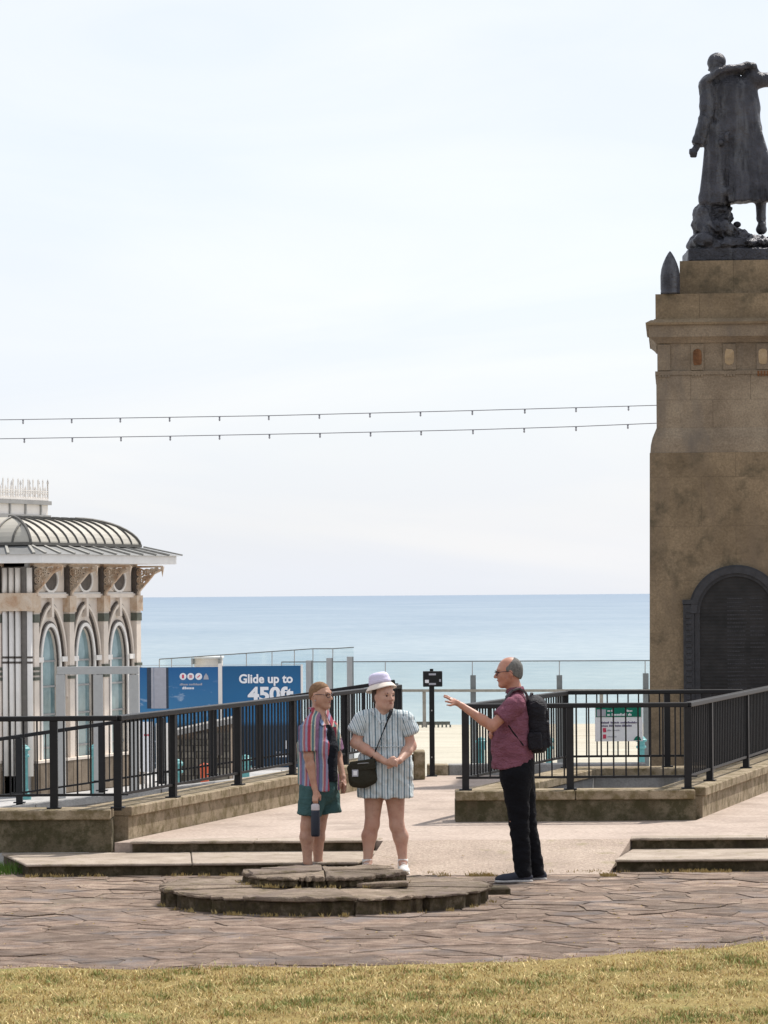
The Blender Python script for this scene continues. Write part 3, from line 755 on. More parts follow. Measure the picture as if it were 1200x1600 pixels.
def course(z0, z1, h0, h1, fr, mat='sandstone'):
    for i in range(len(fr) - 1):
        g = .0012; P = []
        for z, h in ((z0 + .001, h0), (z1 - .001, h1)):
            xa_, xb_ = CX - h + 2 * h * fr[i] + g, CX - h + 2 * h * fr[i + 1] - g
            P += [(xa_, CX - h, z), (xb_, CX - h, z), (xb_, CX + h, z), (xa_, CX + h, z)]
        MB().hexa(P).build('stone_block', M[mat], mon)
for i in range(len(zs) - 1):
    h0 = lerp(hbot, htop, zs[i] / zs[-1]); h1 = lerp(hbot, htop, zs[i + 1] / zs[-1])
    course(zs[i], zs[i + 1], h0, h1, [0, .3, .7, 1] if i % 2 == 0 else [0, .5, 1])
# concave taper
pz = [(hx(1017.5), mz(707)), (hx(1018.5), mz(695)), (hx(1021), mz(684)), (hx(1024.5), mz(675)), (hx(1027.5), mz(668))]
for i in range(4): frus(pz[i][0], pz[i][1], pz[i + 1][0], pz[i + 1][1]).build('taper_course', M['sandstone_light'], mon)
course(mz(668), mz(624), hx(1027.5), hx(1027.5), [0, .36, .8, 1], 'sandstone_light')
course(mz(624), mz(585), hx(1027.5), hx(1027.5), [0, .22, .6, 1], 'sandstone_light')
frus(hx(1026), mz(585), hx(1026), mz(579)).build('string_course', M['sandstone_light'], mon)
frus(hx(1029.5), mz(579) , hx(1029.5), mz(535)).build('frieze', M['sandstone_light'], mon)
for k, px in enumerate((1040, 1092, 1142, 1194, 1246)):
    x0, x1 = CX - hx(px - 10), CX - hx(px + 10); y = CX - hx(1029.5)
    mm = MB().box(x0, x1, y - .018, y + .01, mz(578), mz(537))
    mm.build('metope_panel', M['sandstone_light'], mon, bevel=.004)
    if k in (1, 2, 3):
        q = MB(); n = 12; cx_, cz_ = (x0 + x1) / 2, (mz(578) + mz(537)) / 2; pts = []
        for i in range(n):
            a = 2 * math.pi * i / n; pts.append((cx_ + .058 * math.copysign(abs(math.cos(a)) ** .6, math.cos(a)) * r_.uniform(.85, 1), cz_ + .105 * math.copysign(abs(math.sin(a)) ** .6, math.sin(a)) * r_.uniform(.85, 1)))
        vs = [(p[0], y - .024, p[1]) for p in pts] + [(p[0], y - .010, p[1]) for p in pts]
        q.add(vs, [tuple(range(n)), tuple(range(2 * n - 1, n - 1, -1))] + [(i, n + i, n + (i + 1) % n, (i + 1) % n) for i in range(n)])
        q.build('carved_relief', M['sandstone_rust'] if k in (1,) else M['sandstone_worn'], mon)
    for j in range(4):
        MB().box(x0 + .01 + j * .036, x0 + .034 + j * .036, y - .028, y - .002, mz(588), mz(580)).build('gutta', M['sandstone_rust'] if k == 3 else M['sandstone_light'], mon)
for (a, z0, b2, z1, mt) in ((1027, 535, 1024, 531, 'sandstone_light'), (1024, 531, 1018, 526, 'sandstone_light'), (1016.5, 526, 1016.5, 507, 'sandstone_light'), (1012.5, 507, 1011.5, 503.5, 'sandstone'), (1012, 503.5, 1020, 499, 'sandstone')):
    frus(hx(a), mz(z0), hx(b2), mz(z1)).build('cornice', M[mt], mon)
frus(hx(1024), mz(499), hx(1025.5), mz(497)).build('cornice', M['sandstone'], mon)
course(mz(497), mz(458), hx(1027), hx(1027), [0, .28, .72, 1])
course(mz(458), mz(403), hx(1065), hx(1065.5), [0, .5, 1])
# plaque
yf = CX - hbot + .0
def yface(z): return CX - lerp(hbot, htop, z / zs[-1])
def px2(px, py): return (CX - hx(px), mz(py))
pl = []
ac = px2(1150, 958)
inner = [px2(1088, 1188), px2(1212, 1188)] + [(ac[0] + math.cos(a) * 57 / S_, ac[1] + math.sin(a) * 57 / S_) for a in [math.pi * i / 20 for i in range(21)]]
y0 = yface(mz(1000))
def plate(name, poly, y_a, y_b, mat, bev=0):
    n = len(poly); vs = [(p[0], y_a, p[1]) for p in poly] + [(p[0], y_b, p[1]) for p in poly]
    return MB().add(vs, [tuple(range(n)), tuple(range(2 * n - 1, n - 1, -1))] + [(i, n + i, n + (i + 1) % n, (i + 1) % n) for i in range(n)]).build(name, mat, mon, bevel=bev)
plate('plaque_panel', inner, y0 - .03, y0 + .02, M['plaque'])
fr = MB()
zb, zs_ = mz(1190), mz(944)
for sgn in (-1, 1):
    xo, xi = ac[0] + sgn * 83 / S_, ac[0] + sgn * 66 / S_; x_in = ac[0] + sgn * 57 / S_
    fr.box(min(xo, xi), max(xo, xi), y0 - .075, y0 + .02, zb, zs_); fr.box(min(xi, x_in), max(xi, x_in), y0 - .05, y0 + .02, zb, zs_ - .06)
    fr.box(min(xo - sgn * -.01, xi), max(xo, xi - sgn * .05), y0 - .095, y0 + .02, zs_, zs_ + .055)
    for j in range(26):
        z = zb + .05 + j * (zs_ - zb - .08) / 26
        fr.box((xo + xi) / 2 - .035, (xo + xi) / 2 + .035, y0 - .088, y0 - .074, z, z + .045)
fr.build('plaque_frame', M['plaque_rim'], mon, bevel=.004)
for (ra, rb_, dep) in ((57, 62, .055), (62, 72, .09), (72, 75, .06)):
    q = MB(); N = 28
    for i in range(N + 1):
        a = math.pi * i / N
        for rr, yy in ((ra, y0 + .02), (ra, y0 - dep), (rb_, y0 - dep), (rb_, y0 + .02)):
            q.v.append((ac[0] + math.cos(a) * rr / S_, yy, ac[1] + math.sin(a) * rr / S_))
    for i in range(N):
        for k in range(4): q.f.append((i * 4 + k, i * 4 + (k + 1) % 4, (i + 1) * 4 + (k + 1) % 4, (i + 1) * 4 + k))
    q.build('plaque_arch', M['plaque_rim'], mon, smooth=False)
# relief of rows of names : small raised bars of differing length
rows = MB()
for j in range(30):
    z = mz(930) - .05 - j * .048
    if z < mz(1185): break
    half = .36 if z < ac[1] else max(.05, math.sqrt(max(0, (55 / S_) ** 2 - (z - ac[1]) ** 2)) - .06)
    for colx in (-1, 0, 1):
        x = ac[0] + colx * .27 - .11; e = x + r_.uniform(.14, .23)
        if abs(x - ac[0]) > half or abs(e - ac[0]) > half: continue
        while x < e: w = r_.uniform(.012, .03); rows.box(x, min(e, x + w), y0 - .034, y0 - .031, z, z + .016); x += w + .006
rows.build('plaque_lettering', M['plaque_rim'], mon)['kind'] = 'stuff'
# laurel relief at the foot of the plaque
lf = MB()
for j in range(34):
    a = math.pi * (1.08 + .84 * j / 33); R_ = .33; c0 = (ac[0] + R_ * math.cos(a), mz(1165) + .30 + R_ * math.sin(a) * .75)
    for sgn in (-1, 1):
        a2 = a + math.pi / 2 + sgn * .7; e = (c0[0] + .07 * math.cos(a2), c0[1] + .07 * math.sin(a2)); nx, nz_ = -math.sin(a2) * .016, math.cos(a2) * .016; mx, mz2 = (c0[0] + e[0]) / 2, (c0[1] + e[1]) / 2
        lf.add([(c0[0], y0 - .03, c0[1]), (mx + nx, y0 - .035, mz2 + nz_), (e[0], y0 - .045, e[1]), (mx - nx, y0 - .035, mz2 - nz_), (mx, y0 - .06, mz2)], [(0, 1, 4), (1, 2, 4), (2, 3, 4), (3, 0, 4), (0, 3, 2, 1)])
lf.build('laurel_relief', M['plaque_rim'], mon)
# shells on the corners of the upper block
def mloc(px, py, back): # world position from monument face pixel
    v = Vector((CX - hx(px), back, mz(py))); return mon.matrix_basis @ v
bpy.context.view_layer.update()
zsh = mz(458)
sp = [(0, 0), (.115, .0), (.115, .03), (.112, .035), (.116, .06), (.116, .22), (.105, .30), (.083, .37), (.052, .44), (.022, .49), (.006, .51), (0, .512)]
shell = tag(linkmesh('artillery_shell', MB().lathe((0, 0, 0), [(max(r0, .001), z) for r0, z in sp], 24).mesh('shell', smooth=True), M['bronze']), 'dark pointed bronze shell on the left corner of the memorial ledge', 'shell')
shell.location = mon.matrix_basis @ Vector((CX - hx(1050.5), .18, zsh + .002))
s2 = shell.copy(); COL.objects.link(s2); s2.location = mon.matrix_basis @ Vector((CX + hx(1050.5), .18, zsh + .002)); s2['label'] = 'dark pointed bronze shell on the far right corner of the memorial ledge'

# ------------------------------------------------------------------ pavilion (old pier kiosk)
YK = 69.0; SK = F_PX / YK
kc = at(45, 1240, YK); kc.z = -1.6
ea = math.atan2(.926, .378)                      # direction of the right hand face
kio = tag(empty('pavilion', kc, ea), 'cream ornate seaside pavilion with arched windows and barrel roof', 'pavilion')
# local: x along the right face (going away), -y outward from the right face, left face at x=0 looking -x
def kz(py): return (at(45, py, YK).z + 1.6)
KL, KD = 4.72, 7.2
Z = {k: kz(v) for k, v in dict(pl=1193, tr=1031, sp=1036, win=985, out=941, b0=945, b1=933, v0=933, v1=884, f0=880, f1=868).items()}
kb = MB()
def panel_with_arch(u0, u1, z0, z1, w, zsp, zap, mp, yo):
    """wall bay with pointed arch opening; mp maps (u, out, z)"""
    n = 10; c = (u0 + u1) / 2; h = w / 2; H = zap - zsp; arc = []
    for i in range(n + 1):
        t_ = i / n; a = t_ * math.pi / 2; arc.append((c + h * math.cos(a) ** .95, zsp + H * math.sin(a)))
    right = [(c + h, z0)] + arc; left = [(2 * c - x, z) for x, z in right]
    m = MB()
    for pts, uo in ((right, u1), (left, u0)):
        k = len(pts)
        vs = [mp(x, yo, z) for x, z in pts] + [mp(uo, yo, z if i < k - 1 else z1) for i, (x, z) in enumerate(pts)] + [mp(c, yo, z1)]
        fs = [(i, i + 1, k + i + 1, k + i) for i in range(k - 1)] + [(k - 1, 2 * k, 2 * k - 1)]
        m.add(vs, fs)
        # reveal
        vs = [mp(x, yo, z) for x, z in pts] + [mp(x, yo + .06, z) for x, z in pts]
        m.add(vs, [(i, i + 1, k + i + 1, k + i) for i in range(k - 1)])
    return m, left[::-1] + right
def arch_band(pts, wd, mp, y_a, y_b):
    m = MB(); n = len(pts); vs = []
    for i in range(n):
        a = pts[max(0, i - 1)]; b_ = pts[min(n - 1, i + 1)]; dx, dz = b_[0] - a[0], b_[1] - a[1]; l = math.hypot(dx, dz) + 1e-9
        nx, nz_ = -dz / l, dx / l; p = pts[i]
        if p[0] > np.mean([q[0] for q in pts]): pass
        o_ = (p[0] + nx * wd, p[1] + nz_ * wd)
        vs += [mp(p[0], y_a, p[1]), mp(p[0], y_b, p[1]), mp(o_[0], y_b, o_[1]), mp(o_[0], y_a, o_[1])]
    fs = [(i * 4 + k, i * 4 + (k + 1) % 4, (i + 1) * 4 + (k + 1) % 4, (i + 1) * 4 + k) for i in range(n - 1) for k in range(4)]
    return m.add(vs, fs)
def arch_pts(c, w, z0, zsp, zap, n=12):
    h = w / 2; R = [(c + h, z0)] + [(c + h * math.cos(i / n * math.pi / 2) ** (.95 if w < 1 else 1.25), zsp + (zap - zsp) * math.sin(i / n * math.pi / 2) ** (1 if w < 1 else .95)) for i in range(n + 1)]
    return [(2 * c - x, z) for x, z in R] + R[::-1][1:]
def facade(mp, L, bays, u_start, bw, kind):
    # solid wall behind everything with deep plane
    for i in range(bays):
        u0, u1 = u_start + i * bw, u_start + (i + 1) * bw; c = (u0 + u1) / 2
        m, _ = panel_with_arch(u0, u1, 0, Z['v0'], .66, Z['sp'] - .05, Z['win'] + .02, mp, 0)
        m.build('wall_bay', M['cream_paint'], kio)
        # window : glass, frame
        g = MB(); g.add([mp(c - .36, .05, .55), mp(c + .36, .05, .55), mp(c + .36, .05, Z['win'] + .1), mp(c - .36, .05, Z['win'] + .1)], [(0, 1, 2, 3)])
        win = g.build('window', M['window_glass'], kio)
        for zz in (.9, 1.55, 2.1, Z['tr'] - .06):
            MB().hexa([mp(c - .33, .045, zz), mp(c + .33, .045, zz), mp(c + .33, .02, zz), mp(c - .33, .02, zz), mp(c - .33, .045, zz + .035), mp(c + .33, .045, zz + .035), mp(c + .33, .02, zz + .035), mp(c - .33, .02, zz + .035)]).build('glazing_bar', M['grey_paint'], win)
        arch_band(arch_pts(c, .66, .55, Z['sp'] - .05, Z['win'] + .02), .035, mp, .0, -.03).build('frame', M['dark_trim'], win)
        arch_band(arch_pts(c, .74, .55, Z['sp'] - .05, Z['win'] + .06), .07, mp, .0, -.06).build('arch_moulding', M['white_paint'], kio)
        arch_band(arch_pts(c, .90, .55, Z['sp'] - .05, Z['win'] + .14), .035, mp, .0, -.035).build('arch_line', M['dark_trim'], kio)
        arch_band(arch_pts(c, 1.10, 1.9, Z['sp'] - .05, Z['out'] - .16), .035, mp, .0, -.04).build('arch_line', M['dark_trim'], kio)
        arch_band(arch_pts(c, 1.18, 1.9, Z['sp'] - .05, Z['out'] - .10), .06, mp, .0, -.08).build('arch_moulding', M['cream_paint'], kio)
        arch_band(arch_pts(c, 1.31, 1.9, Z['sp'] - .05, Z['out'] - .02), .03, mp, .0, -.05).build('arch_line', M['dark_trim'], kio)
        def bx(u0_, u1_, o0, o1, z0_, z1_):
            return MB().hexa([mp(u0_, o0, z0_), mp(u1_, o0, z0_), mp(u1_, o1, z0_), mp(u0_, o1, z0_), mp(u0_, o0, z1_), mp(u1_, o0, z1_), mp(u1_, o1, z1_), mp(u0_, o1, z1_)])
        bx(c - .05, c + .05, -.10, .0, Z['out'] - .30, Z['b1'] - .02).build('keystone', M['cream_paint'], kio)
        for sg in (-1, 1):
            a_, b2 = sorted((c + sg * .40, c + sg * .62)); bx(a_, b2, -.10, 0, Z['tr'] - .06, Z['tr'] + .04).build('impost', M['white_paint'], kio)
        # upper panel with oval opening
        bx(u0 + .10, u1 - .10, -.01, .10, Z['v0'] + .10, Z['v1'] - .02).build('upper_panel', M['cream_paint'], kio)
        n = 20; ov = [(c + .02 + .27 * math.cos(2 * math.pi * q / n), (Z['v0'] + Z['v1']) / 2 + .04 + .22 * math.sin(2 * math.pi * q / n)) for q in range(n)]
        MB().add([mp(x, -.035, z) for x, z in ov] + [mp(x, -.01, z) for x, z in ov], [tuple(range(n)), tuple(range(2 * n - 1, n - 1, -1))] + [(q, n + q, n + (q + 1) % n, (q + 1) % n) for q in range(n)]).build('oval_window', M['dark_trim'], kio)
        arch_band(ov + [ov[0]], -.05, mp, .0, -.06).build('oval_moulding', M['white_paint'], kio)
        bx(u0 + .1, u1 - .1, -.06, 0, Z['v0'] + .02, Z['v0'] + .09).build('sill', M['white_paint'], kio)
    def bx(u0_, u1_, o0, o1, z0_, z1_):
        return MB().hexa([mp(u0_, o0, z0_), mp(u1_, o0, z0_), mp(u1_, o1, z0_), mp(u0_, o1, z0_), mp(u0_, o0, z1_), mp(u1_, o0, z1_), mp(u1_, o1, z1_), mp(u0_, o1, z1_)])
    us = [u_start + i * bw for i in range(bays + 1)]
    for i, u in enumerate(us):
        # pier column with capital band, base rings and upper bracket
        bx(u - .10, u + .10, -.13, .02, 0.5, Z['b0'] - .06).build('pilaster', M['cream_paint'], kio)
        bx(u - .115, u + .115, -.145, .0, kz(973), kz(960)).build('capital_band', M['olive_band'], kio)
        bx(u - .14, u + .14, -.16, .0, kz(957), Z['b1'] + .02).build('capital', M['rust_ornament'], kio)
        for zz in (kz(1045), kz(1053), kz(1061)):
            bx(u - .115, u + .115, -.15, .0, zz - .03, zz + .03).build('base_band', M['olive_band'], kio)
        bx(u - .07, u + .07, -.10, .0, Z['b1'], Z['v1']).build('upper_post', M['dark_trim'], kio)
        bx(u + .08, u + .12, -.12, .0, Z['b1'], Z['v1']).build('upper_post', M['cream_paint'], kio)
    bx(u_start - .1, us[-1] + .14, -.09, .0, Z['b1'] - .02, Z['b1'] + .06).build('string_course', M['cream_paint'], kio)
    bx(u_start - .1, us[-1] + .14, -.04, .02, Z['v1'] - .02, Z['f0'] + .02).build('frieze', M['rust_ornament'], kio)
    bx(u_start, us[-1] + .1, .03, .10, Z['b1'], Z['v1']).build('upper_wall', M['dark_trim'], kio)
    # dado
    bx(u_start - .1, us[-1] + .14, -.17, .0, 0, Z['pl']).build('dado', M['plinth_stone'], kio)
    bx(u_start - .1, us[-1] + .16, -.20, .0, Z['pl'], Z['pl'] + .05).build('dado_cap', M['cream_paint'], kio)
    nn = int((us[-1] - us[0]) / .35)
    for i in range(nn):
        bx(us[0] + i * .35 + .01, us[0] + (i + 1) * .35 - .01, -.19, -.168, .02, Z['pl'] - .01).build('stone_panel', M['plinth_stone'], kio)
    return us
def bracket(mp, u, dirx=0):
    """pierced triangular eaves bracket projecting outward"""
    m = MB(); W, H = .60, .70; zt = Z['v1'] + .0; o0 = -.08
    th = .03
    def P(o, z, s): return mp(u + s * th, o0 - o, z)
    def strip(pts, wd):
        for i in range(len(pts) - 1):
            a, b_ = pts[i], pts[i + 1]; dx, dz = b_[0] - a[0], b_[1] - a[1]; l = math.hypot(dx, dz) + 1e-9; nx, nz_ = -dz / l * wd, dx / l * wd
            q = [(a[0] - nx, a[1] - nz_), (b_[0] - nx, b_[1] - nz_), (b_[0] + nx, b_[1] + nz_), (a[0] + nx, a[1] + nz_)]
            m.add([P(x, z, -1) for x, z in q] + [P(x, z, 1) for x, z in q], [(0, 3, 2, 1), (4, 5, 6, 7), (0, 1, 5, 4), (1, 2, 6, 5), (2, 3, 7, 6), (3, 0, 4, 7)])
    strip([(0, zt), (0, zt - H)], .02); strip([(0, zt), (W, zt)], .02)
    strip([(0, zt - H), (.06, zt - H * .72), (.2, zt - H * .50), (.26, zt - H * .42), (.40, zt - H * .2), (W, zt - .05)], .022)
    rr = random.Random(int(u * 10)); 
    for (cx_, cz_, r0) in ((.10, .12, .075), (.24, .11, .06), (.36, .09, .05), (.46, .06, .035), (.09, .28, .065), (.21, .24, .05), (.06, .42, .045), (.30, .2, .03), (.14, .38, .04)):
        strip([(cx_ + r0 * math.cos(a), zt - cz_ + r0 * math.sin(a)) for a in [2 * math.pi * i / 8 for i in range(9)]], .011)
        strip([(cx_ - r0, zt - cz_), (cx_ + r0, zt - cz_)], .008); strip([(cx_, zt - cz_ - r0), (cx_, zt - cz_ + r0)], .008)
    m.add([P(W - .03, zt + .0, -1), P(W + .03, zt, -1), P(W + .03, zt, 1), P(W - .03, zt, 1), P(W, zt - .22, 0)], [(0, 1, 2, 3), (0, 4, 1), (1, 4, 2), (2, 4, 3), (3, 4, 0)])
    m.build('bracket', M['rust_ornament'] if dirx == 0 else M['cream_paint'], kio)
mpR = lambda u, o, z: (u, o, z)                       # right face: outward is -y
mpL = lambda u, o, z: (o, u, z)                       # left face : outward is -x
usR = facade(mpR, KL, 3, .13, 1.50, 'r')
usL = facade(mpL, KD, 4, .62, 1.70, 'l')
for u in usR: bracket(mpR, u)
for u in usL: bracket(mpL, u)
MB().box(.02, KL - .02, .12, KD, 0, Z['f0']).build('inner_wall', M['dark_trim'], kio) if False else None
# back walls (closing the volume)
MB().box(KL + .0, KL + .08, -.02, KD, 0, Z['f0']).build('back_wall', M['cream_paint'], kio)
MB().box(0, KL, KD - .0, KD + .08, 0, Z['f0']).build('back_wall', M['cream_paint'], kio)
MB().box(.3, KL - .05, .3, KD - .1, 0, .02).build('floor_slab', M['grey_paint'], kio)
# corner cluster
for a, b_ in ((-.16, -.10), (-.02, .04)):
    pass
MB().box(-.04, .04, -.04, .04, 0, Z['f0']).build('corner_post', M['grey_paint'], kio)
for (qx, qy) in ((-.10, -.10), (-.09, .16), (-.09, .30), (-.10, .44)):
    for (za, zb2) in ((.4, Z['b0'] - .12), (Z['b1'] + .08, Z['v1'] - .04)):
        MB().tube([(qx, qy, za), (qx, qy, zb2)], .055, 10).build('corner_colonnette', M['white_paint'], kio, smooth=True)
    for zz in (Z['tr'] - .05, Z['tr'] + .05): MB().tube([(qx, qy, zz - .02), (qx, qy, zz + .02)], .06, 10).build('corner_ring', M['dark_trim'], kio)
MB().box(-.05, -.03, .0, .55, .4, Z['v1'] - .02).build('corner_gap_shade', M['gap_shade'], kio)  # flat dark sheet, no hollow: its colour stands for shade between the colonnettes
MB().box(-.18, .04, -.18, .55, Z['b0'] - .12, Z['b1'] + .08).build('corner_capital', M['rust_ornament'], kio)

# eaves
E = .68
MB().box(-E, KL + E * .85, -E, KD + E, Z['f0'], Z['f1'] + .02).build('fascia', M['fascia'], kio)
zr0 = Z['f1'] + .02; zr1 = kz(852)
MB().hexa([(-E - .06, -E - .06, zr0), (KL + E * .85 + .06, -E - .06, zr0), (KL + E * .85 + .06, KD + E, zr0), (-E - .06, KD + E, zr0), (-.12, -.12, zr1), (KL + .1, -.12, zr1), (KL + .1, KD, zr1), (-.12, KD, zr1)]).build('lower_roof', M['roof_grey'], kio)
seam = MB()
for i in range(11):
    u = -.1 + i * .5
    seam.bar((u + (u - KL / 2) * .22, -E - .06, zr0 + .02), (u, -.12, zr1 + .015), .05, .03)
for i in range(15):
    u = -.1 + i * .5
    seam.bar((-E - .06, u + (u - KD / 2) * .12, zr0 + .02), (-.12, u, zr1 + .015), .05, .03)
seam.build('roof_seam', M['seam_grey'], kio)
# curved hipped roof
zc0, zc1 = zr1, kz(806); N = 10
def inset(t_): return 1.0 * (1 - math.cos(t_ * math.pi / 2)) ** .9, zc0 + (zc1 - zc0) * math.sin(t_ * math.pi / 2)
x0r, x1r, y0r, y1r = -.18, KL - .08, -.18, KD
lv = []
m = MB()
for i in range(N + 1):
    s_, z_ = inset(i / N); lv.append((s_, z_)); m.v += [(x0r + s_, y0r + s_, z_), (x1r - s_, y0r + s_, z_), (x1r - s_, y1r - s_, z_), (x0r + s_, y1r - s_, z_)]
for i in range(N):
    for k in range(4): m.f.append((i * 4 + k, i * 4 + (k + 1) % 4, (i + 1) * 4 + (k + 1) % 4, (i + 1) * 4 + k))
m.f.append((N * 4, N * 4 + 1, N * 4 + 2, N * 4 + 3))
m.build('curved_roof', M['roof_sheet'], kio)
for i in range(1, 12):
    u = lerp(x0r, x1r, i / 12); pts = []
    for s_, z_ in lv:
        if u < x0r + s_ - .001 or u > x1r - s_ + .001: break
        pts.append((u, y0r + s_ - .0, z_ + .02))
    if len(pts) > 1: MB().tube(pts, .022, 5).build('roof_rib', M['rib_dark'], kio)
for i in range(1, 18):
    u = lerp(y0r, y1r, i / 18); pts = []
    for s_, z_ in lv:
        if u < y0r + s_ - .001 or u > y1r - s_ + .001: break
        pts.append((x0r + s_, u, z_ + .02))
    if len(pts) > 1: MB().tube(pts, .022, 5).build('roof_rib', M['rib_dark'], kio)
for (sx, sy) in ((0, 0), (1, 0)):
    MB().tube([((x0r + s_) if sx == 0 else (x1r - s_), y0r + s_, z_ + .02) for s_, z_ in lv], .03, 6).build('hip_rib', M['rib_dark'], kio)
MB().bar((x0r, y0r, zc0 + .03), (x1r, y0r, zc0 + .03), .06, .06).build('roof_edge', M['rib_dark'], kio)
MB().bar((x0r, y0r, zc0 + .03), (x0r, y1r, zc0 + .03), .06, .06).build('roof_edge', M['rib_dark'], kio)
# lantern and cresting
lx0, lx1, ly0, ly1 = .75, 3.75, 1.5, 5.6; zl0, zl1 = zc1, kz(777)
lan = MB().box(lx0, lx1, ly0, ly1, zl0, zl1).build('lantern', M['white_paint'], kio)
q = MB(); q.box(lx0 - .06, lx1 + .06, ly0 - .06, ly1 + .06, zl1 - .05, zl1 + .03); q.box(lx0 - .05, lx1 + .05, ly0 - .05, ly1 + .05, zl0, zl0 + .10)
for i in range(5):
    u = lerp(lx0, lx1, i / 4.5 if i < 5 else 1); q.box(u - .025, u + .025, ly0 - .03, ly0, zl0, zl1)
for i in range(7):
    u = lerp(ly0, ly1, i / 6); q.box(lx0 - .03, lx0, u - .025, u + .025, zl0, zl1)
q.build('lantern_frame', M['grey_paint'], lan)
cr_ = MB(); zc = zl1 + .03; rr = random.Random(3)
def crest(a, b_):
    a, b_ = Vector(a), Vector(b_); L = (b_ - a).length; d = (b_ - a) / L; n = int(L / .105)
    cr_.bar(a + Vector((0, 0, .03)), b_ + Vector((0, 0, .03)), .04, .04); cr_.bar(a + Vector((0, 0, .2)), b_ + Vector((0, 0, .2)), .02, .02)
    for i in range(n + 1):
        p = a + d * (L * i / n); h = .42 if i % 2 == 0 else .27
        cr_.bar(p, p + Vector((0, 0, h)), .024, .024) if False else cr_.box(p.x - .011, p.x + .011, p.y - .011, p.y + .011, p.z, p.z + h)
        t_ = p + Vector((0, 0, h))
        cr_.add([tuple(t_ + d * .03 - Vector((0, 0, .05))), tuple(t_ + Vector((0, 0, .04))), tuple(t_ - d * .03 - Vector((0, 0, .05))), tuple(t_ - Vector((0, 0, .09))), tuple(t_ + Vector((.015, -.015, -.04)))], [(0, 1, 4), (1, 2, 4), (2, 3, 4), (3, 0, 4), (0, 3, 2, 1)])
        if i < n:
            c = p + d * (L / n / 2) + Vector((0, 0, .11)); prev = None
            for k in range(7):
                an = 2 * math.pi * k / 6; pt = c + d * (.045 * math.cos(an)) + Vector((0, 0, .06 * math.sin(an)))
                if prev is not None: cr_.bar(prev, pt, .014, .014)
                prev = pt
crest((lx0, ly0, zc), (lx1, ly0, zc)); crest((lx0, ly0, zc), (lx0, ly1, zc)); crest((lx0, ly1, zc), (lx1, ly1, zc)); crest((lx1, ly0, zc), (lx1, ly1, zc))
cr_.build('cresting', M['white_paint'], kio)

# ------------------------------------------------------------------ hoardings, frame, things beyond the road
YH = 66.0; SH = F_PX / YH
fs = tag(empty('shelter', at(152, 1240, 62.0)), 'grey steel frame with two open bays in front of the pavilion', 'shelter')
o0 = fs.location.copy(); o0.z = -1.6; fs.location = o0
def loc(px, py, Y, o): v = at(px, py, Y) - o; return v
def fbox(px0, px1, py0, py1, Y, dep, name, mat, par, o, bev=.0, dy=0.0):
    a, b_ = loc(px0, py1, Y, o), loc(px1, py0, Y, o)
    return MB().box(a.x, b_.x, dy, dy + dep, a.z, b_.z).build(name, mat, par, bevel=bev)
fbox(89, 216, 1041, 1054, 62, .12, 'top_beam', M['steel_grey'], fs, o0, .006)
for a, b_ in ((89, 101), (147, 160), (203, 216)): fbox(a, b_, 1054, 1272, 62, .12, 'upright', M['steel_grey'], fs, o0, .006)
hd = tag(empty('hoarding', at(344, 1238, YH)), 'blue advertising hoarding with white lettering about gliding up high', 'hoarding')
ho = hd.location.copy(); ho.z = -1.6; hd.location = ho
fbox(218, 342, 1042, 1204, YH, .05, 'panel', M['print_blue_a'], hd, ho)
fbox(347, 471, 1040, 1202, YH, .05, 'panel', M['print_blue_b'], hd, ho)
for a, b_, py in ((214.5, 218, 1040), (342, 347, 1037), (471, 473, 1038)): fbox(a, b_, py, 1206, YH, .08, 'upright', M['white_paint'], hd, ho, dy=-.01)
fbox(214, 473, 1038.0, 1040.5, YH, .07, 'top_rail', M['steel_grey'], hd, ho, dy=-.008)
fbox(214, 473, 1199, 1205, YH, .07, 'bottom_rail', M['white_paint'], hd, ho, dy=-.012)
# printed tower in the left panel
for a, b_, mt in ((230, 236, 'print_dark'), (236, 240, 'print_grey'), (241, 260, 'print_grey'), (260, 263, 'print_dark')):
    fbox(a, b_, 1043, 1107, YH, .004, 'printed_tower', M[mt], hd, ho, dy=-.006)
def disc(px, py, r, mat, name, dy=-.008):
    c = loc(px, py, YH, ho); n = 20
    vs = [(c.x + r / SH * math.cos(2 * math.pi * i / n), dy, c.z + r / SH * math.sin(2 * math.pi * i / n)) for i in range(n)] + [(c.x + r / SH * math.cos(2 * math.pi * i / n), dy + .004, c.z + r / SH * math.sin(2 * math.pi * i / n)) for i in range(n)]
    return MB().add(vs, [tuple(range(n)), tuple(range(2 * n - 1, n - 1, -1))] + [(i, n + i, n + (i + 1) % n, (i + 1) % n) for i in range(n)]).build(name, mat, hd)
for k, px in enumerate((286, 298, 310.5)):
    d_ = disc(px, 1057, 5.4, M['print_white'], 'printed_badge')
    c = loc(px, 1057, YH, ho); q = MB()
    if k == 0: q.box(c.x - .018, c.x + .018, -.014, -.010, c.z - .035, c.z + .035)
    elif k == 1:
        for zz in (-.02, 0, .02): q.box(c.x - .028, c.x + .028, -.014, -.010, c.z + zz - .005, c.z + zz + .005)
    else: q.bar((c.x - .026, -.012, c.z - .02), (c.x + .026, -.012, c.z + .025), .01, .016)
    q.build('printed_icon', M['print_red'], d_)
c = loc(322, 1057, YH, ho)
MB().add([(c.x - .05, -.008, c.z - .055), (c.x + .05, -.008, c.z - .055), (c.x + .035, -.008, c.z + .01), (c.x, -.008, c.z + .06), (c.x - .035, -.008, c.z + .01)], [(0, 1, 2, 3, 4)]).build('printed_badge', M['print_grey'], hd)
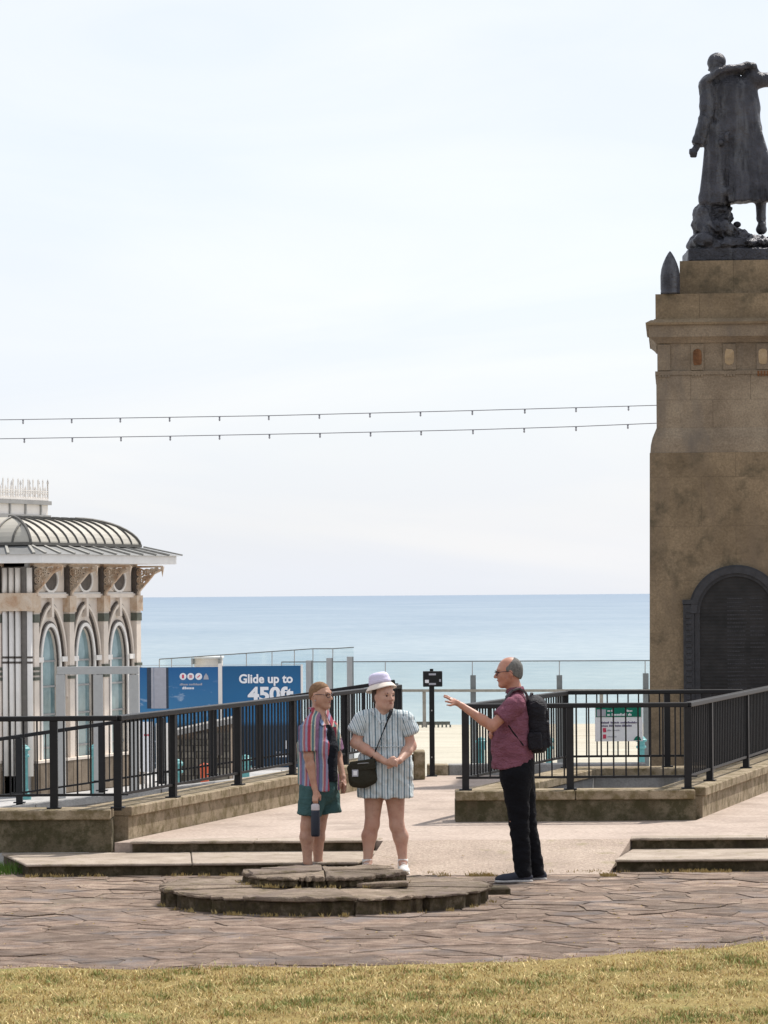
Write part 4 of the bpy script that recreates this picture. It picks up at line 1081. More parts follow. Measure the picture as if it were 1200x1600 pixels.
def greek(parent, o, Y, px0, px1, py, hpx, mat, dy, seed, S): # an illegible row of small letters
    r = random.Random(seed); q = MB(); a = loc(px0, py, Y, o); b_ = loc(px1, py, Y, o); x = a.x; h = hpx / S
    while x < b_.x:
        w = r.uniform(.35, .75) * h
        if r.random() > .17:
            hh = h * (1.0 if r.random() < .35 else .7); q.box(x, min(x + w * .75, b_.x), dy, dy + .002, a.z, a.z + hh)
        x += w
    return q.build('printed_line', mat, parent)
greek(hd, ho, YH, 281, 316, 1071, 3.4, M['print_grey'], -.003, 3, SH); greek(hd, ho, YH, 281, 303, 1077, 4, M['print_white'], -.003, 4, SH)
def put_text(body, px_r, py_base, width_px, height, parent, o, Y, S, mat, bold, dy=-.008, align='RIGHT'):
    me = text_mesh(body, 1.0, .004, bold)
    xs = [v.co.x for v in me.vertices]; ysv = [v.co.y for v in me.vertices if True]
    sx = (width_px / S) / (max(xs) - min(xs)); c = loc(px_r, py_base, Y, o); mx = max(xs) if align == 'RIGHT' else min(xs)
    for v in me.vertices:
        x, y, z = v.co; v.co = ((x - mx) * sx + c.x, dy - z, y * height / S + c.z)
    return linkmesh('printed_lettering', me, mat, parent)
put_text('Glide up to', 457.5, 1066.5, 84, 19, hd, ho, YH, SH, M['print_white'], .03)
put_text('450ft', 459, 1094.5, 72, 30, hd, ho, YH, SH, M['print_white'], .04)
fbox(446.5, 448.5, 1157, 1170, YH, .004, 'printed_mark', M['print_white'], hd, ho, dy=-.006)
greek(hd, ho, YH, 425, 452, 1183, 4, M['print_white'], -.003, 8, SH); greek(hd, ho, YH, 431, 441, 1177, 3, M['print_grey'], -.003, 9, SH)

# white board with red print left of the rubble building
wb = tag(empty('notice_board', at(232, 1236, 63.0)), 'pale upright notice board with red print behind the left railing', 'notice board'); wo = wb.location.copy(); wo.z = -1.6; wb.location = wo
fbox(222, 240, 1128, 1206, 63, .06, 'board', M['print_white'], wb, wo); fbox(244, 262, 1130, 1206, 63, .06, 'board', M['white_paint'], wb, wo)
greek(wb, wo, 63, 225, 237, 1150, 4, M['print_red'], -.003, 12, F_PX / 63); greek(wb, wo, 63, 247, 259, 1180, 4, M['print_red'], -.003, 13, F_PX / 63)
for a in (223, 238, 246, 260): fbox(a, a + 1.5, 1206, 1265, 63, .05, 'leg', M['steel_grey'], wb, wo)
# rubble stone building with a sloping pale coping
YB = 64.0; rbld = tag(empty('stone_outbuilding', at(320, 1236, YB)), 'low rubble stone outbuilding with sloping pale coping behind the railing', 'outbuilding'); ro = rbld.location.copy(); ro.z = -1.6; rbld.location = ro
p = [loc(270, 1262, YB, ro), loc(360, 1262, YB, ro), loc(360, 1136, YB, ro), loc(283, 1150, YB, ro), loc(270, 1110, YB, ro)]
q0, q1 = loc(268, 1262, YB, ro), loc(360, 1262, YB, ro); rj = random.Random(31)
def ztop(x): 
    t_ = (x - q0.x) / (q1.x - q0.x); return lerp(loc(0, 1154, YB, ro).z, loc(0, 1133, YB, ro).z, min(1, t_ * 1.15))
MB().prism([(q0.x, .06), (q1.x, .06), (q1.x, 1.5), (q0.x, 1.5)], 0, [ztop(q0.x), ztop(q1.x), ztop(q1.x), ztop(q0.x)]).build('wall_core', M['mortar'], rbld)
z = 0.0
while z < 1.4:
    h = rj.uniform(.11, .17); x = q0.x
    while x < q1.x - .02:
        w = min(rj.uniform(.13, .3), q1.x - x)
        if z + h < ztop(x) - .02: MB().box(x + .008, x + w - .008, -rj.uniform(0, .03), .08, z + .006, z + h - .006).build('stone', M['rubble'], rbld)
        x += w
    z += h
MB().prism([(q0.x - .05, -.08), (q1.x + .05, -.08), (q1.x + .05, 1.55), (q0.x - .05, 1.55)], [ztop(q0.x), ztop(q1.x), ztop(q1.x), ztop(q0.x)], [ztop(q0.x) + .1, ztop(q1.x) + .1, ztop(q1.x) + .1, ztop(q0.x) + .1]).build('sloping_coping', M['concrete_grey'], rbld)
fbox(338, 347, 1147, 1180, YB, .03, 'door', M['dark_trim'], rbld, ro, dy=-.05)
ob = tag(empty('litter_bin', at(320, 1240, 62.5)), 'small orange bin in front of the rubble outbuilding', 'bin'); oo = ob.location.copy(); oo.z = -1.6; ob.location = oo
MB().lathe((0, 0, 0), [(.07, 0), (.08, .28), (.085, .34)], 14).build('body', M['orange_plastic'], ob, smooth=False); MB().lathe((0, 0, 0), [(.095, .34), (.095, .37), (.05, .41), (.01, .42)], 14).build('lid', M['orange_plastic'], ob)
ob.location.z = at(320, 1198, 62.5).z - .35
MB().box(-.05, .05, -.05, .05, -1.6 - ob.location.z, 0).build('post', M['steel_post'], ob)

# cast iron bollards
def bollard(px, Y, label, first=[None]):
    g = at(px, 1200, Y)
    if first[0] is None:
        r = empty('bollard', (0, 0, 0)); pr_ = [(.13, 0), (.13, .06), (.10, .10), (.085, .14), (.075, .2)]
        MB().lathe((0, 0, 0), pr_, 16).build('base', M['teal_paint'], r)
        sh = MB(); n = 24; vs = []
        for z in (.19, .80):
            for k in range(n):
                a = 2 * math.pi * k / n; rad = (.072 if k % 2 else .060) * (1 if z < .5 else .92); vs.append((rad * math.cos(a), rad * math.sin(a), z))
        sh.add(vs, [(k, (k + 1) % n, n + (k + 1) % n, n + k) for k in range(n)] + [tuple(range(n - 1, -1, -1)), tuple(range(n, 2 * n))]); sh.build('fluted_shaft', M['teal_paint'], r)
        MB().lathe((0, 0, 0), [(.07, .80), (.10, .82), (.10, .85), (.075, .87), (.075, .93), (.115, .95), (.115, .98), (.09, 1.0), (.07, 1.03), (.03, 1.05), (.005, 1.055)], 16).build('capital', M['teal_paint'], r)
        first[0] = r; o = r
    else: o = copy_tree(first[0])
    o.location = (g.x, Y, -1.6); tag(o, label, 'bollard', 'teal bollards along the promenade'); return o
for px, Y, lb in ((38, 68, 'leftmost teal bollard before the pavilion, seen through the railing'), (149, 68, 'teal bollard under the grey steel frame beside the pavilion'), (277, 61.5, 'teal bollard beside the rubble outbuilding, behind the left railing'),
                  (384, 63, 'teal bollard standing against the blue hoarding'), (752, 70, 'teal bollard just right of the end post, left of the man'), (858, 70, 'teal bollard behind the railing just right of the backpack'), (1002, 70, 'teal bollard under the right end of the green sign')):
    bollard(px, Y, lb)

# ------------------------------------------------------------------ glass balustrades
def balustrade(label, joints, Y, top, bot, posts=(), rail=None, frame=True):
    th = tag(empty('glass_balustrade', at(joints[0], 1200, Y)), label, 'balustrade'); o = th.location.copy(); o.z = -1.6; th.location = o
    for i in range(len(joints) - 1):
        a, b_ = joints[i], joints[i + 1]; ta, tb = top(a), top(b_)
        P0, P1 = loc(a + .4, bot, Y, o), loc(b_ - .4, bot, Y, o); Q1, Q0 = loc(b_ - .4, tb, Y, o), loc(a + .4, ta, Y, o)
        MB().hexa([(P0.x, 0, P0.z), (P1.x, 0, P1.z), (P1.x, .015, P1.z), (P0.x, .015, P0.z), (Q0.x, 0, Q0.z), (Q1.x, 0, Q1.z), (Q1.x, .015, Q1.z), (Q0.x, .015, Q0.z)]).build('pane', M['glass_panel'], th)
        w0, w1 = loc(a, ta, Y, o), loc(b_, tb, Y, o); MB().bar(w0, w1, .03, .022).build('handrail', M['steel_post'], th)
        if frame: MB().bar(loc(a, bot, Y, o), w0, .02, .012).build('joint', M['steel_grey'], th)
    for px, wpx, t_, b2 in posts:
        fbox(px - wpx / 2, px + wpx / 2, t_, b2, Y - .1, .14, 'post', M['steel_post'], th, o, dy=-.1)
    if rail:
        MB().bar(loc(rail[0], rail[2], Y - .15, o), loc(rail[1], rail[2], Y - .15, o), .05, .055).build('lower_rail', M['rail_rust'], th)
        for px in rail[3]: fbox(px - 2.5, px + 2.5, rail[2], 1136, Y - .15, .05, 'rail_post', M['rail_rust'], th, o, dy=-.12)
    return th
balustrade('long glass balustrade with grey posts along the promenade edge behind the man', [440, 602, 738, 874, 1008, 1140, 1270], 74.0, lambda x: 1034 - .004 * (x - 540), 1230,
           [(740, 7, 1055, 1262), (875, 7, 1055, 1262), (1010, 7, 1052, 1262)], (560, 1300, 1079, (600, 663, 802, 940, 1080)))
balustrade('tall glass screen on the left, stepping up above the blue hoarding', [249, 268, 300, 345, 385, 425, 460, 489, 520, 553], 78.0, lambda x: 1030 - (x - 249) * .068 + (2 if x > 500 else 0), 1140, [], None)
for k, (px, t_) in enumerate(((483, 1032), (515, 1028), (547, 1026))):
    a = at(px, 1200, 71.0); o = tag(empty('steel_post', (a.x, 71.0, -1.6)), ['left', 'middle', 'right'][k] + 'most of the three thick grey posts behind the women' if k != 1 else 'middle of the three thick grey posts behind the women', 'post')
    zt = at(px, t_, 71.0).z + 1.6
    MB().box(-.05, .06, -.05, .05, 0, zt).build('column', M['steel_grey'], o); MB().box(.062, .085, -.055, .055, 0, zt).build('edge_flange', M['steel_post'], o); MB().box(-.09, .11, -.09, .09, 0, .02).build('base_plate', M['steel_post'], o)
cb = tag(empty('kiosk_box', at(325, 1200, 80.0)), 'small cream box kiosk just above the blue hoarding', 'kiosk'); co = cb.location.copy(); co.z = -1.6; cb.location = co
fbox(305, 345, 1029, 1215, 80, 1.0, 'body', M['cream_paint'], cb, co); fbox(303, 347, 1026, 1029, 80, 1.1, 'roof', M['white_paint'], cb, co, dy=-.05); fbox(341, 346, 1029, 1038, 80, .3, 'end_post', M['rail_rust'], cb, co, dy=-.06); fbox(299, 304, 1029, 1038, 80, .3, 'end_post', M['steel_post'], cb, co, dy=-.06)

# beach groyne
gy = at(676, 1130, 214); gr = tag(empty('groyne', (gy.x, 214, -6)), 'low dark timber groyne at the water edge, behind the black signpost', 'groyne')
MB().box(-1.15, 1.05, -.12, .12, gy.z + 5.9, gy.z + 6.10).build('deck', M['timber'], gr)
for i in range(10): MB().box(-1.15 + i * .24, -1.05 + i * .24, -.1, .1, -1, gy.z + 5.9).build('pile', M['timber'], gr)

# signpost
sp_ = gnd(675, 1213, ZT); sg = tag(empty('signpost', sp_), 'slim black post with a small black box sign, beside the woman in the hat', 'signpost')
def sb(px0, px1, py0, py1, d0, d1, name, mat, bev=0.0):
    a, b_ = at(px0, py1, sp_.y) - sp_, at(px1, py0, sp_.y) - sp_; return MB().box(a.x, b_.x, d0, d1, a.z, b_.z).build(name, mat, sg, bevel=bev)
sb(671.5, 678.5, 1072, 1213, -.03, .03, 'pole', M['black_paint'], .004); sb(661, 691, 1048.5, 1073, -.05, .05, 'sign_box', M['black_paint'], .005); sb(671.5, 677, 1045, 1048.5, -.02, .02, 'top_knob', M['black_paint'])
sb(664, 670, 1062, 1067, -.054, -.049, 'white_label', M['print_white']); sb(670, 681, 1052, 1055, -.054, -.049, 'printed_line', M['print_grey']); sb(670, 681, 1067, 1070, -.054, -.049, 'printed_line', M['print_grey']); sb(686, 689, 1061, 1065, -.054, -.049, 'printed_mark', M['print_grey'])
for py in (1110, 1183): sb(673.5, 675.5, py - 1, py + 1, -.036, -.029, 'bolt', M['metal_light'])
sb(667, 683, 1211, 1213, -.06, .06, 'base_plate', M['black_paint'])

# green and white notice on the far railing
YS = 36.70; ns = tag(empty('notice_sign', at(967, 1158, YS)), 'green and white notice sign fixed to the stairwell railing', 'sign'); no = ns.location.copy()
fbox(930, 1004, 1102, 1158.5, YS, .012, 'board', M['sign_face'], ns, no)
fbox(931, 1001.5, 1102.5, 1120.5, YS, .003, 'header', M['print_green'], ns, no, dy=-.004)
fbox(932.5, 946.5, 1108.5, 1119.5, YS, .002, 'crest_panel', M['print_grey'], ns, no, dy=-.007)
SS = F_PX / YS
greek(ns, no, YS, 949, 957, 1112, 3, M['print_white'], -.007, 21, SS); greek(ns, no, YS, 977, 988, 1112, 3, M['print_white'], -.007, 22, SS); greek(ns, no, YS, 949, 987, 1118.5, 4, M['print_white'], -.007, 23, SS)
greek(ns, no, YS, 940, 995, 1130.5, 3, M['print_navy'], -.004, 24, SS); greek(ns, no, YS, 940, 987, 1135.5, 3, M['print_navy'], -.004, 25, SS)
for py in (1141, 1151):
    fbox(942, 947, py - 3.5, py + 3, YS, .002, 'printed_icon', M['print_red'], ns, no, dy=-.004); greek(ns, no, YS, 949, 968 if py < 1145 else 963, py + 1, 2, M['print_grey'], -.004, 26 + py, SS)
a = [loc(x, y, YS, no) for x, y in ((990, 1156.5), (1002, 1156.5), (999.5, 1151.5), (996, 1149.5), (992.5, 1152))]
MB().add([(v.x, -.005, v.z) for v in a], [(0, 1, 2, 3, 4)]).build('printed_logo', M['print_green'], ns)

# ------------------------------------------------------------------ strings of lamps
def string(label, pts, bulbs, Y):
    P = [at(x, y, Y) for x, y in pts]; th = tag(empty('lamp_string', P[0]), label, 'lamp string', 'strings of lamps across the sky')
    MB().tube([p - P[0] for p in P], .0065, 6).build('cable', M['cable'], th)
    bm = MB(); bm.lathe((0, 0, 0), [(.010, .0), (.013, -.006), (.013, -.026), (.010, -.03)], 8); hm = bm.mesh('h')
    gm = MB().lathe((0, 0, 0), [(.006, -.030), (.011, -.036), (.015, -.046), (.012, -.060), (.005, -.068)], 8).mesh('g', True)
    for x in bulbs:
        for i in range(len(pts) - 1):
            if pts[i][0] <= x <= pts[i + 1][0]:
                y = lerp(pts[i][1], pts[i + 1][1], (x - pts[i][0]) / (pts[i + 1][0] - pts[i][0]))
        h = linkmesh('lamp_holder', hm, M['cable'], th); h.location = at(x, y, Y) - P[0]
        g = linkmesh('bulb', gm, M['bulb_grey'], h)
string('upper of the two lamp strings crossing the sky', [(-300, 660), (36, 655.5), (265, 652), (420, 649.5), (578, 645.5), (738, 641.5), (900, 637), (1020, 633.5), (1500, 618)], [36, 112, 188, 265, 343, 420, 499, 578, 657, 738, 820, 900, 982, 1065, 1150], 52.0)
string('lower of the two lamp strings crossing the sky', [(-300, 690), (38, 685), (266, 681.5), (500, 677), (739, 671.5), (900, 666.5), (1020, 661.5), (1500, 645)], [38, 113, 189, 266, 343, 421, 500, 579, 658, 739, 819, 900, 981, 1064, 1150], 52.0)
# ================================================================== FIGURES
def V3(*a): return Vector(a)
def frameof(F, tilt=0.0):
    F = Vector(F).normalized(); S = F.cross(Vector((0, 0, 1))).normalized(); U = S.cross(F).normalized(); return F, S, U   # S = the figure's right
def head(fd, c, fr, sc=1.0, neck=None, nr=.055, female=False):
    F, S, U = fr; c = Vector(c)
    def p(f, s_, u): return c + (F * f + S * s_ + U * u) * sc
    E = lambda f, s_, u, r, k=.02, **kw: fd.ell(p(f, s_, u), [x * sc for x in r], k, fr, **kw)
    E(-.012, 0, .022, (.098, .078, .094)); E(.032, 0, -.030, (.062, .060, .085), .03)
    for s_ in (-1, 1):
        E(.035, .036 * s_, -.028, (.042, .030, .035), .02)                      # cheekbones
        E(-.005, .079 * s_, -.012, (.019, .011, .031), .006)                     # ears
        fd.cone(p(.01, .050 * s_, -.055), p(.062, .022 * s_, -.098), .026 * sc, .02 * sc, .025)  # jaw
    E(.064, 0, -.098, (.026, .028, .022), .02)
    for s_ in (-1, 1): fd.ell(p(.094, .033 * s_, .002), [.016 * sc, .019 * sc, .013 * sc], .012, fr, sub=True)
    fd.cone(p(.078, -.036, .024), p(.078, .036, .024), .014 * sc, None, .012)
    fd.cone(p(.086, 0, .012), p(.112, 0, -.030), .009 * sc, .013 * sc, .010)
    for s_ in (-1, 1): E(.100, .012 * s_, -.034, (.011, .009, .008), .006)
    fd.cone(p(.084, -.016, -.060), p(.084, .016, -.060), .010 * sc, None, .012)
    E(.0, 0, .0, (.01, .01, .01), .01)
    if neck is not None: fd.cone(p(-.018, 0, -.06), neck, nr, nr * 1.12, .03)
def face_bits(par, c, fr, sc=1.0, glasses=None, col=None):
    F, S, U = fr; c = Vector(c)
    def p(f, s_, u): return c + (F * f + S * s_ + U * u) * sc
    for s_ in (-1, 1):
        m = MB(); m.lathe((0, 0, 0), [(.001, -.007), (.006, -.005), (.008, 0), (.006, .005), (.001, .007)], 10)
        o = m.build('eye', M['print_white'] if False else M['eye_dark'], par, smooth=True); o.location = p(.081, .033 * s_, .003)
        MB().tube([p(.089, .018 * s_, .021), p(.090, .034 * s_, .026), p(.078, .050 * s_, .021)], [.003, .004, .002], 6).build('eyebrow', col or M['hair_dark'], par, smooth=True)
    MB().tube([p(.088, -.022, -.059), p(.0945, -.008, -.058), p(.0945, .008, -.058), p(.088, .022, -.059)], [.002, .005, .005, .002], 8).build('lips', M['lip'], par, smooth=True)
    if glasses:
        g = MB()
        for s_ in (-1, 1):
            pts = [p(.106 - .010 * abs(math.cos(a)), .034 * s_ + .026 * math.cos(a), .0 + .019 * math.sin(a)) for a in [2 * math.pi * i / 14 for i in range(15)]]
            g.tube(pts, .0028, 6, caps=False)
            g.tube([p(.094, .060 * s_, .006), p(.05, .080 * s_, .008), p(-.004, .086 * s_, .006), p(-.022, .086 * s_, -.012)], .0026, 6)
        g.tube([p(.106, -.010, .006), p(.112, 0, .009), p(.106, .010, .006)], .0026, 6)
        gl = g.build('glasses', glasses, par, smooth=True)
def hair(par, c, fr, mat, sc=1.0, fn=None, off=.005, h=.005, name='hair', amp=.0015):
    F, S, U = fr; c = Vector(c); R = .14 * sc; fd = Field([c[i] - R for i in range(3)], [c[i] + R for i in range(3)], h)
    def p(f, s_, u): return c + (F * f + S * s_ + U * u) * sc
    fd.ell(p(-.012, 0, .022), [(.098 + off) * sc, (.078 + off) * sc, (.094 + off) * sc], .01, fr, noise=(amp, 90, 4))
    fd.ell(p(-.035, 0, -.03), [(.062 + off) * sc, (.060 + off) * sc, (.06) * sc], .03, fr, noise=(amp, 90, 5))
    X, Y, Z_ = np.meshgrid(*fd.ax, indexing='ij', sparse=True); x, y, z = X - c[0], Y - c[1], Z_ - c[2]
    f = (x * F[0] + y * F[1] + z * F[2]) / sc; s_ = (x * S[0] + y * S[1] + z * S[2]) / sc; u = (x * U[0] + y * U[1] + z * U[2]) / sc
    fd.f = np.maximum(fd.f, (fn(f, s_, u) + .004 * _n3(x, y, z, 70, 2)).astype(np.float32) * sc); return fd.build(name, mat, par)
def hand(fd, wrist, palm, tips, thumb, r=.0095, pr_=.024):
    """palm: centre of the palm; tips: list of [knuckle, middle, tip]; thumb the same"""
    w, pc = Vector(wrist), Vector(palm); fd.cone(w, pc, .022, pr_, .015)
    for ch in tips:
        fd.cone(pc, ch[0], pr_ * .75, r * 1.15, .010)
        for i in range(len(ch) - 1): fd.cone(ch[i], ch[i + 1], r * (1.08 - .1 * i), r * (.98 - .12 * i), .005)
    for i in range(len(thumb) - 1): fd.cone(thumb[i], thumb[i + 1], r * (1.5 - .2 * i), r * (1.3 - .25 * i), .008)
def shoe(par, ankle, toe, mat, sole, L=.27, w=.047, low=True):
    a, t_ = Vector(ankle), Vector(toe); d = Vector((t_.x - a.x, t_.y - a.y, 0)).normalized(); s_ = Vector((-d.y, d.x, 0)); heel = Vector((a.x, a.y, 0)) - d * .065; toe2 = heel + d * L
    F_ = (d, s_, Vector((0, 0, 1))); lo = [min(heel[i], toe2[i]) - .09 for i in range(3)]; hi = [max(heel[i], toe2[i]) + .09 for i in range(3)]; lo[2] = -.03; hi[2] = .17
    fd = Field(lo, hi, .005); mid = (heel + toe2) / 2
    fd.ell(heel + d * .05 + Vector((0, 0, .035)), (.055, .038, .045), .02, F_); fd.ell(heel + d * (L - .075) + Vector((0, 0, .030)), (.072, w, .034), .03, F_)
    fd.cone(heel + d * .075 + Vector((0, 0, .055)), heel + d * (L - .08) + Vector((0, 0, .032)), .038, .034, .02); fd.cone(heel + d * .062 + Vector((0, 0, .05)), heel + d * .062 + Vector((0, 0, .088)), .04, .042, .015, flat=True)
    fd.cut((0, 0, -1), (0, 0, .016)); up = fd.build('shoe', mat, par)
    fs_ = Field(lo, hi, .005); fs_.rbox(mid + Vector((0, 0, .011)), (L / 2 - .005, w * .86, .011), .01, F_, 0); fs_.ell(heel + d * (L - .075) + Vector((0, 0, .011)), (.076, w * 1.05, .02), .01, F_); fs_.ell(heel + d * .05 + Vector((0, 0, .011)), (.056, .043, .02), .01, F_)
    fs_.cut((0, 0, 1), (0, 0, .022)); fs_.cut((0, 0, -1), (0, 0, .001)); fs_.build('sole', sole, up)
    lc = MB()
    for i in range(4):
        q = heel + d * (.10 + .022 * i) + Vector((0, 0, .098 - .010 * i)); lc.tube([q - s_ * .018, q + Vector((0, 0, .004)), q + s_ * .018], .0028, 5)
    lc.build('laces', sole, up)
    return up

# ---------------------------------------------------- man with backpack, facing left
YM = 28.0
om = gnd(818, 1377, 0); YM = om.y
def PM(px, py, dy=0.0): return at(px, py, YM + dy) - om
man = None
fd = Field((-.72, -.34, -.02), (.30, .34, 1.86), .0065)
hc = PM(795, 1050); fr = frameof((-1, -.06, -.08)); nk = PM(807, 1088)
head(fd, hc, fr, 1.0, nk, .056)
fd.cone(PM(803, 1116), PM(806, 1180), .11, .12, .05, sq=(1, 1.2, 1)); fd.cone(PM(806, 1092), PM(804, 1112), .06, .09, .03)
sh_n, el_n, wr_n = PM(805, 1100, -.17), PM(769, 1135, -.23), PM(722, 1103, -.20)
fd.cone(sh_n, el_n, .052, .040, .03); fd.cone(el_n, el_n.lerp(wr_n, .3), .040, .041, .02); fd.cone(el_n.lerp(wr_n, .3), wr_n, .041, .025, .015)
kn = [PM(706.5, 1093, -.185), PM(706, 1095, -.20), PM(707, 1098, -.215), PM(709, 1100.5, -.225)]
hand(fd, wr_n, PM(713.5, 1098, -.203),
     [[kn[0], PM(700, 1088.5, -.175), PM(694.5, 1086.5, -.168)], [kn[1], PM(699.5, 1090.5, -.20), PM(693.5, 1088.5, -.20)], [kn[2], PM(701, 1096.5, -.222), PM(696, 1096, -.225)], [kn[3], PM(704, 1102, -.238), PM(698.5, 1101.5, -.243)]],
     [PM(716, 1099, -.18), PM(710, 1094, -.155), PM(704, 1091, -.145)])
sh_f, el_f, wr_f = PM(806, 1100, .17), PM(785, 1138, .20), PM(771, 1150, .02)
fd.cone(sh_f, el_f, .050, .040, .03); fd.cone(el_f, wr_f, .040, .025, .02)
hand(fd, wr_f, PM(768, 1148, -.02), [[PM(766, 1146, -.05), PM(767, 1144, -.07), PM(768, 1143, -.08)], [PM(766, 1149, -.05), PM(767, 1148, -.07), PM(768, 1147, -.08)], [PM(767, 1151, -.05), PM(768, 1150, -.07), PM(769, 1149, -.08)], [PM(767, 1153, -.045), PM(768, 1152, -.06), PM(770, 1151, -.07)]], [PM(769, 1145, -.02), PM(767, 1142, -.03), PM(766, 1140, -.04)])
for dy, hx_, kx, ax in ((-.10, 806, (806, 1283), (818, 1362)), (.10, 815, (822, 1282), (840, 1360))):
    fd.cone(PM(hx_, 1200, dy), PM(kx[0], kx[1], dy), .08, .052, .04); fd.cone(PM(kx[0], kx[1], dy), PM(ax[0], ax[1], dy), .052, .036, .02); fd.cone(PM(ax[0], ax[1], dy), PM(ax[0], ax[1], dy) + V3(-.06, 0, -.04), .036, .03, .02)
man = fd.build('person', M['skin_c'])
man.location = om; tag(man, 'man in plum short sleeved shirt and black trousers, gesturing with one raised hand', 'person')
face_bits(man, hc, fr, 1.0, M['frame_dark'], M['hair_grey'])
hair(man, hc, fr, M['hair_grey'], 1.0, lambda f, s_, u: np.maximum(np.maximum(-(u + .012 - .62 * f), u - (.062 - .95 * f)), np.maximum((f - .028), -(u + .085)) + 0 * s_))
# shirt
fd = Field((-.40, -.36, .80), (.22, .36, 1.60), .0065); nz = (.008, 19, 2)
fd.cone(PM(805, 1110), PM(801, 1135), .125, .138, .05, sq=(.95, 1.35, .9), noise=nz); fd.cone(PM(801, 1130), PM(800, 1163), .145, .158, .05, sq=(1, 1.2, 1), noise=nz)
fd.cone(PM(800, 1150), PM(801, 1201), .155, .163, .05, sq=(1, 1.15, 1), flat=True, noise=(.010, 20, 3))
fd.cone(PM(808, 1091, -.05), PM(807, 1099, -.165), .058, .070, .04, noise=nz); fd.cone(PM(808, 1091, .05), PM(807, 1099, .165), .058, .070, .04, noise=nz)
e1 = sh_n.lerp(el_n, .66); fd.cone(sh_n, e1, .078, .073, .025, flat=True, noise=(.004, 28, 6)); e2 = sh_f.lerp(el_f, .66); fd.cone(sh_f, e2, .076, .072, .025, flat=True, noise=nz)
fd.cone(PM(805, 1079), PM(805, 1094), .062, .08, .02, flat=True)
X, Y_, Z_ = np.meshgrid(*fd.ax, indexing='ij', sparse=True)
hem = PM(800, 1202).z + .03 * np.clip((X - PM(775, 0).x) / .12, 0, 1) + 0 * Y_
side = (np.abs(Y_) < 5)
fd.f = np.maximum(fd.f, np.where(Z_ < 1.05, (hem - Z_), -1).astype(np.float32))
shirt = fd.build('shirt', M['shirt_plum'], man)
cg = MB()
cpts = [PM(805, 1073.5) + V3(.064 * math.cos(a) , .068 * math.sin(a), .006 * math.cos(a)) for a in [2 * math.pi * i / 20 for i in range(21)]]
for i in range(20):
    a, b_ = cpts[i], cpts[i + 1]; o_ = V3(0, 0, .0)
    n1_ = (a - PM(805, 1073.5)).normalized(); n2_ = (b_ - PM(805, 1073.5)).normalized()
    a2, b2 = a + n1_ * .016 - V3(0, 0, .042), b_ + n2_ * .016 - V3(0, 0, .042)
    cg.hexa([a2, b2, b2 - n2_ * .006, a2 - n1_ * .006, a, b_, b_ - n2_ * .004, a - n1_ * .004])
cg.build('collar', M['shirt_plum'], shirt, smooth=True)
# trousers
fd = Field((-.32, -.30, .0), (.32, .30, 1.02), .007); nz = (.006, 20, 9)
fd.cone(PM(808, 1192), PM(808, 1215), .135, .138, .03, sq=(1, 1.15, 1), noise=nz)
for dy, hx_, kx, ax, r1 in ((-.09, 805, (811, 1285), (818, 1371), .108), (.09, 812, (823, 1285), (839, 1368), .10)):
    fd.cone(PM(hx_, 1210, dy), PM(kx[0], kx[1], dy), .118, .078, .035, noise=nz); fd.cone(PM(kx[0], kx[1], dy), PM(ax[0], ax[1], dy), .078, .066, .02, flat=True, noise=(.008, 26, 4))
fd.build('trousers', M['trousers_black'], man)
bl = MB(); bl.tube([PM(791, 1196, -.165), PM(810, 1195, -.172), PM(830, 1194, -.165)], .009, 6); 
shoe(man, PM(819, 1366, -.10), PM(780, 1377, -.12), M['shoe_dark'], M['sole'], .30, .05); shoe(man, PM(841, 1364, .10), PM(806, 1375, .09), M['shoe_dark'], M['sole'], .28, .05)
# backpack : worn on the man's back, a thing of its own
bpk = tag(empty('backpack', om + PM(838, 1178)), 'black backpack on the back of the man in the plum shirt', 'backpack'); bo = bpk.location.copy() - om
def PB(px, py, dy=0.0): return PM(px, py, dy) - bo
fd = Field((-.24, -.24, -.06), (.20, .24, .56), .006); fr_b = ((1, 0, 0.0), (0, 1, 0), (0, 0, 1)); th_ = .06; Fb = (V3(math.cos(th_), 0, math.sin(th_)), V3(0, 1, 0), V3(-math.sin(th_), 0, math.cos(th_)))
fd.rbox(PB(838, 1134), (.085, .145, .215), .075, Fb, .01, noise=(.004, 22, 3)); fd.ell(PB(836, 1106), (.085, .13, .10), .04, Fb)
pack = fd.build('bag_body', M['pack_black'], bpk)
fd = Field((-.24, -.24, -.06), (.24, .24, .56), .006); fd.rbox(PB(851, 1146), (.042, .11, .115), .035, Fb, .01, noise=(.003, 30, 5)); fd.rbox(PB(850, 1115), (.035, .10, .05), .03, Fb, .01); fd.build('front_pocket', M['pack_black'], bpk)
fd = Field((-.24, -.28, -.06), (.24, .24, .56), .006); fd.rbox(PB(836, 1158, -.15), (.055, .025, .07), .02, Fb, .01, noise=(.003, 30, 5)); fd.build('side_pocket', M['pack_black'], bpk)
for sgn, nm in ((-1, 's'), (1, 's')):
    pts = [PB(827, 1096, .085 * sgn), PB(821, 1084, .09 * sgn), PB(811, 1077.5, .10 * sgn), PB(800, 1081, .115 * sgn), PB(791, 1091, .125 * sgn), PB(786, 1106, .125 * sgn), PB(786, 1120, .13 * sgn)]
    m = MB()
    pts = [p + V3(0, 0, .01) for p in pts]
    for i in range(len(pts) - 1): m.bar(pts[i], pts[i + 1], .048, .012)
    m.build('shoulder_strap', M['pack_grey'], bpk)
    pts = [PB(786, 1118, .14 * sgn), PB(792, 1130, .19 * sgn), PB(803, 1146, .20 * sgn), PB(817, 1164, .17 * sgn), PB(826, 1172, .12 * sgn)]
    MB().tube(pts, .007, 6).build('webbing_strap', M['strap_black'], bpk, smooth=True)
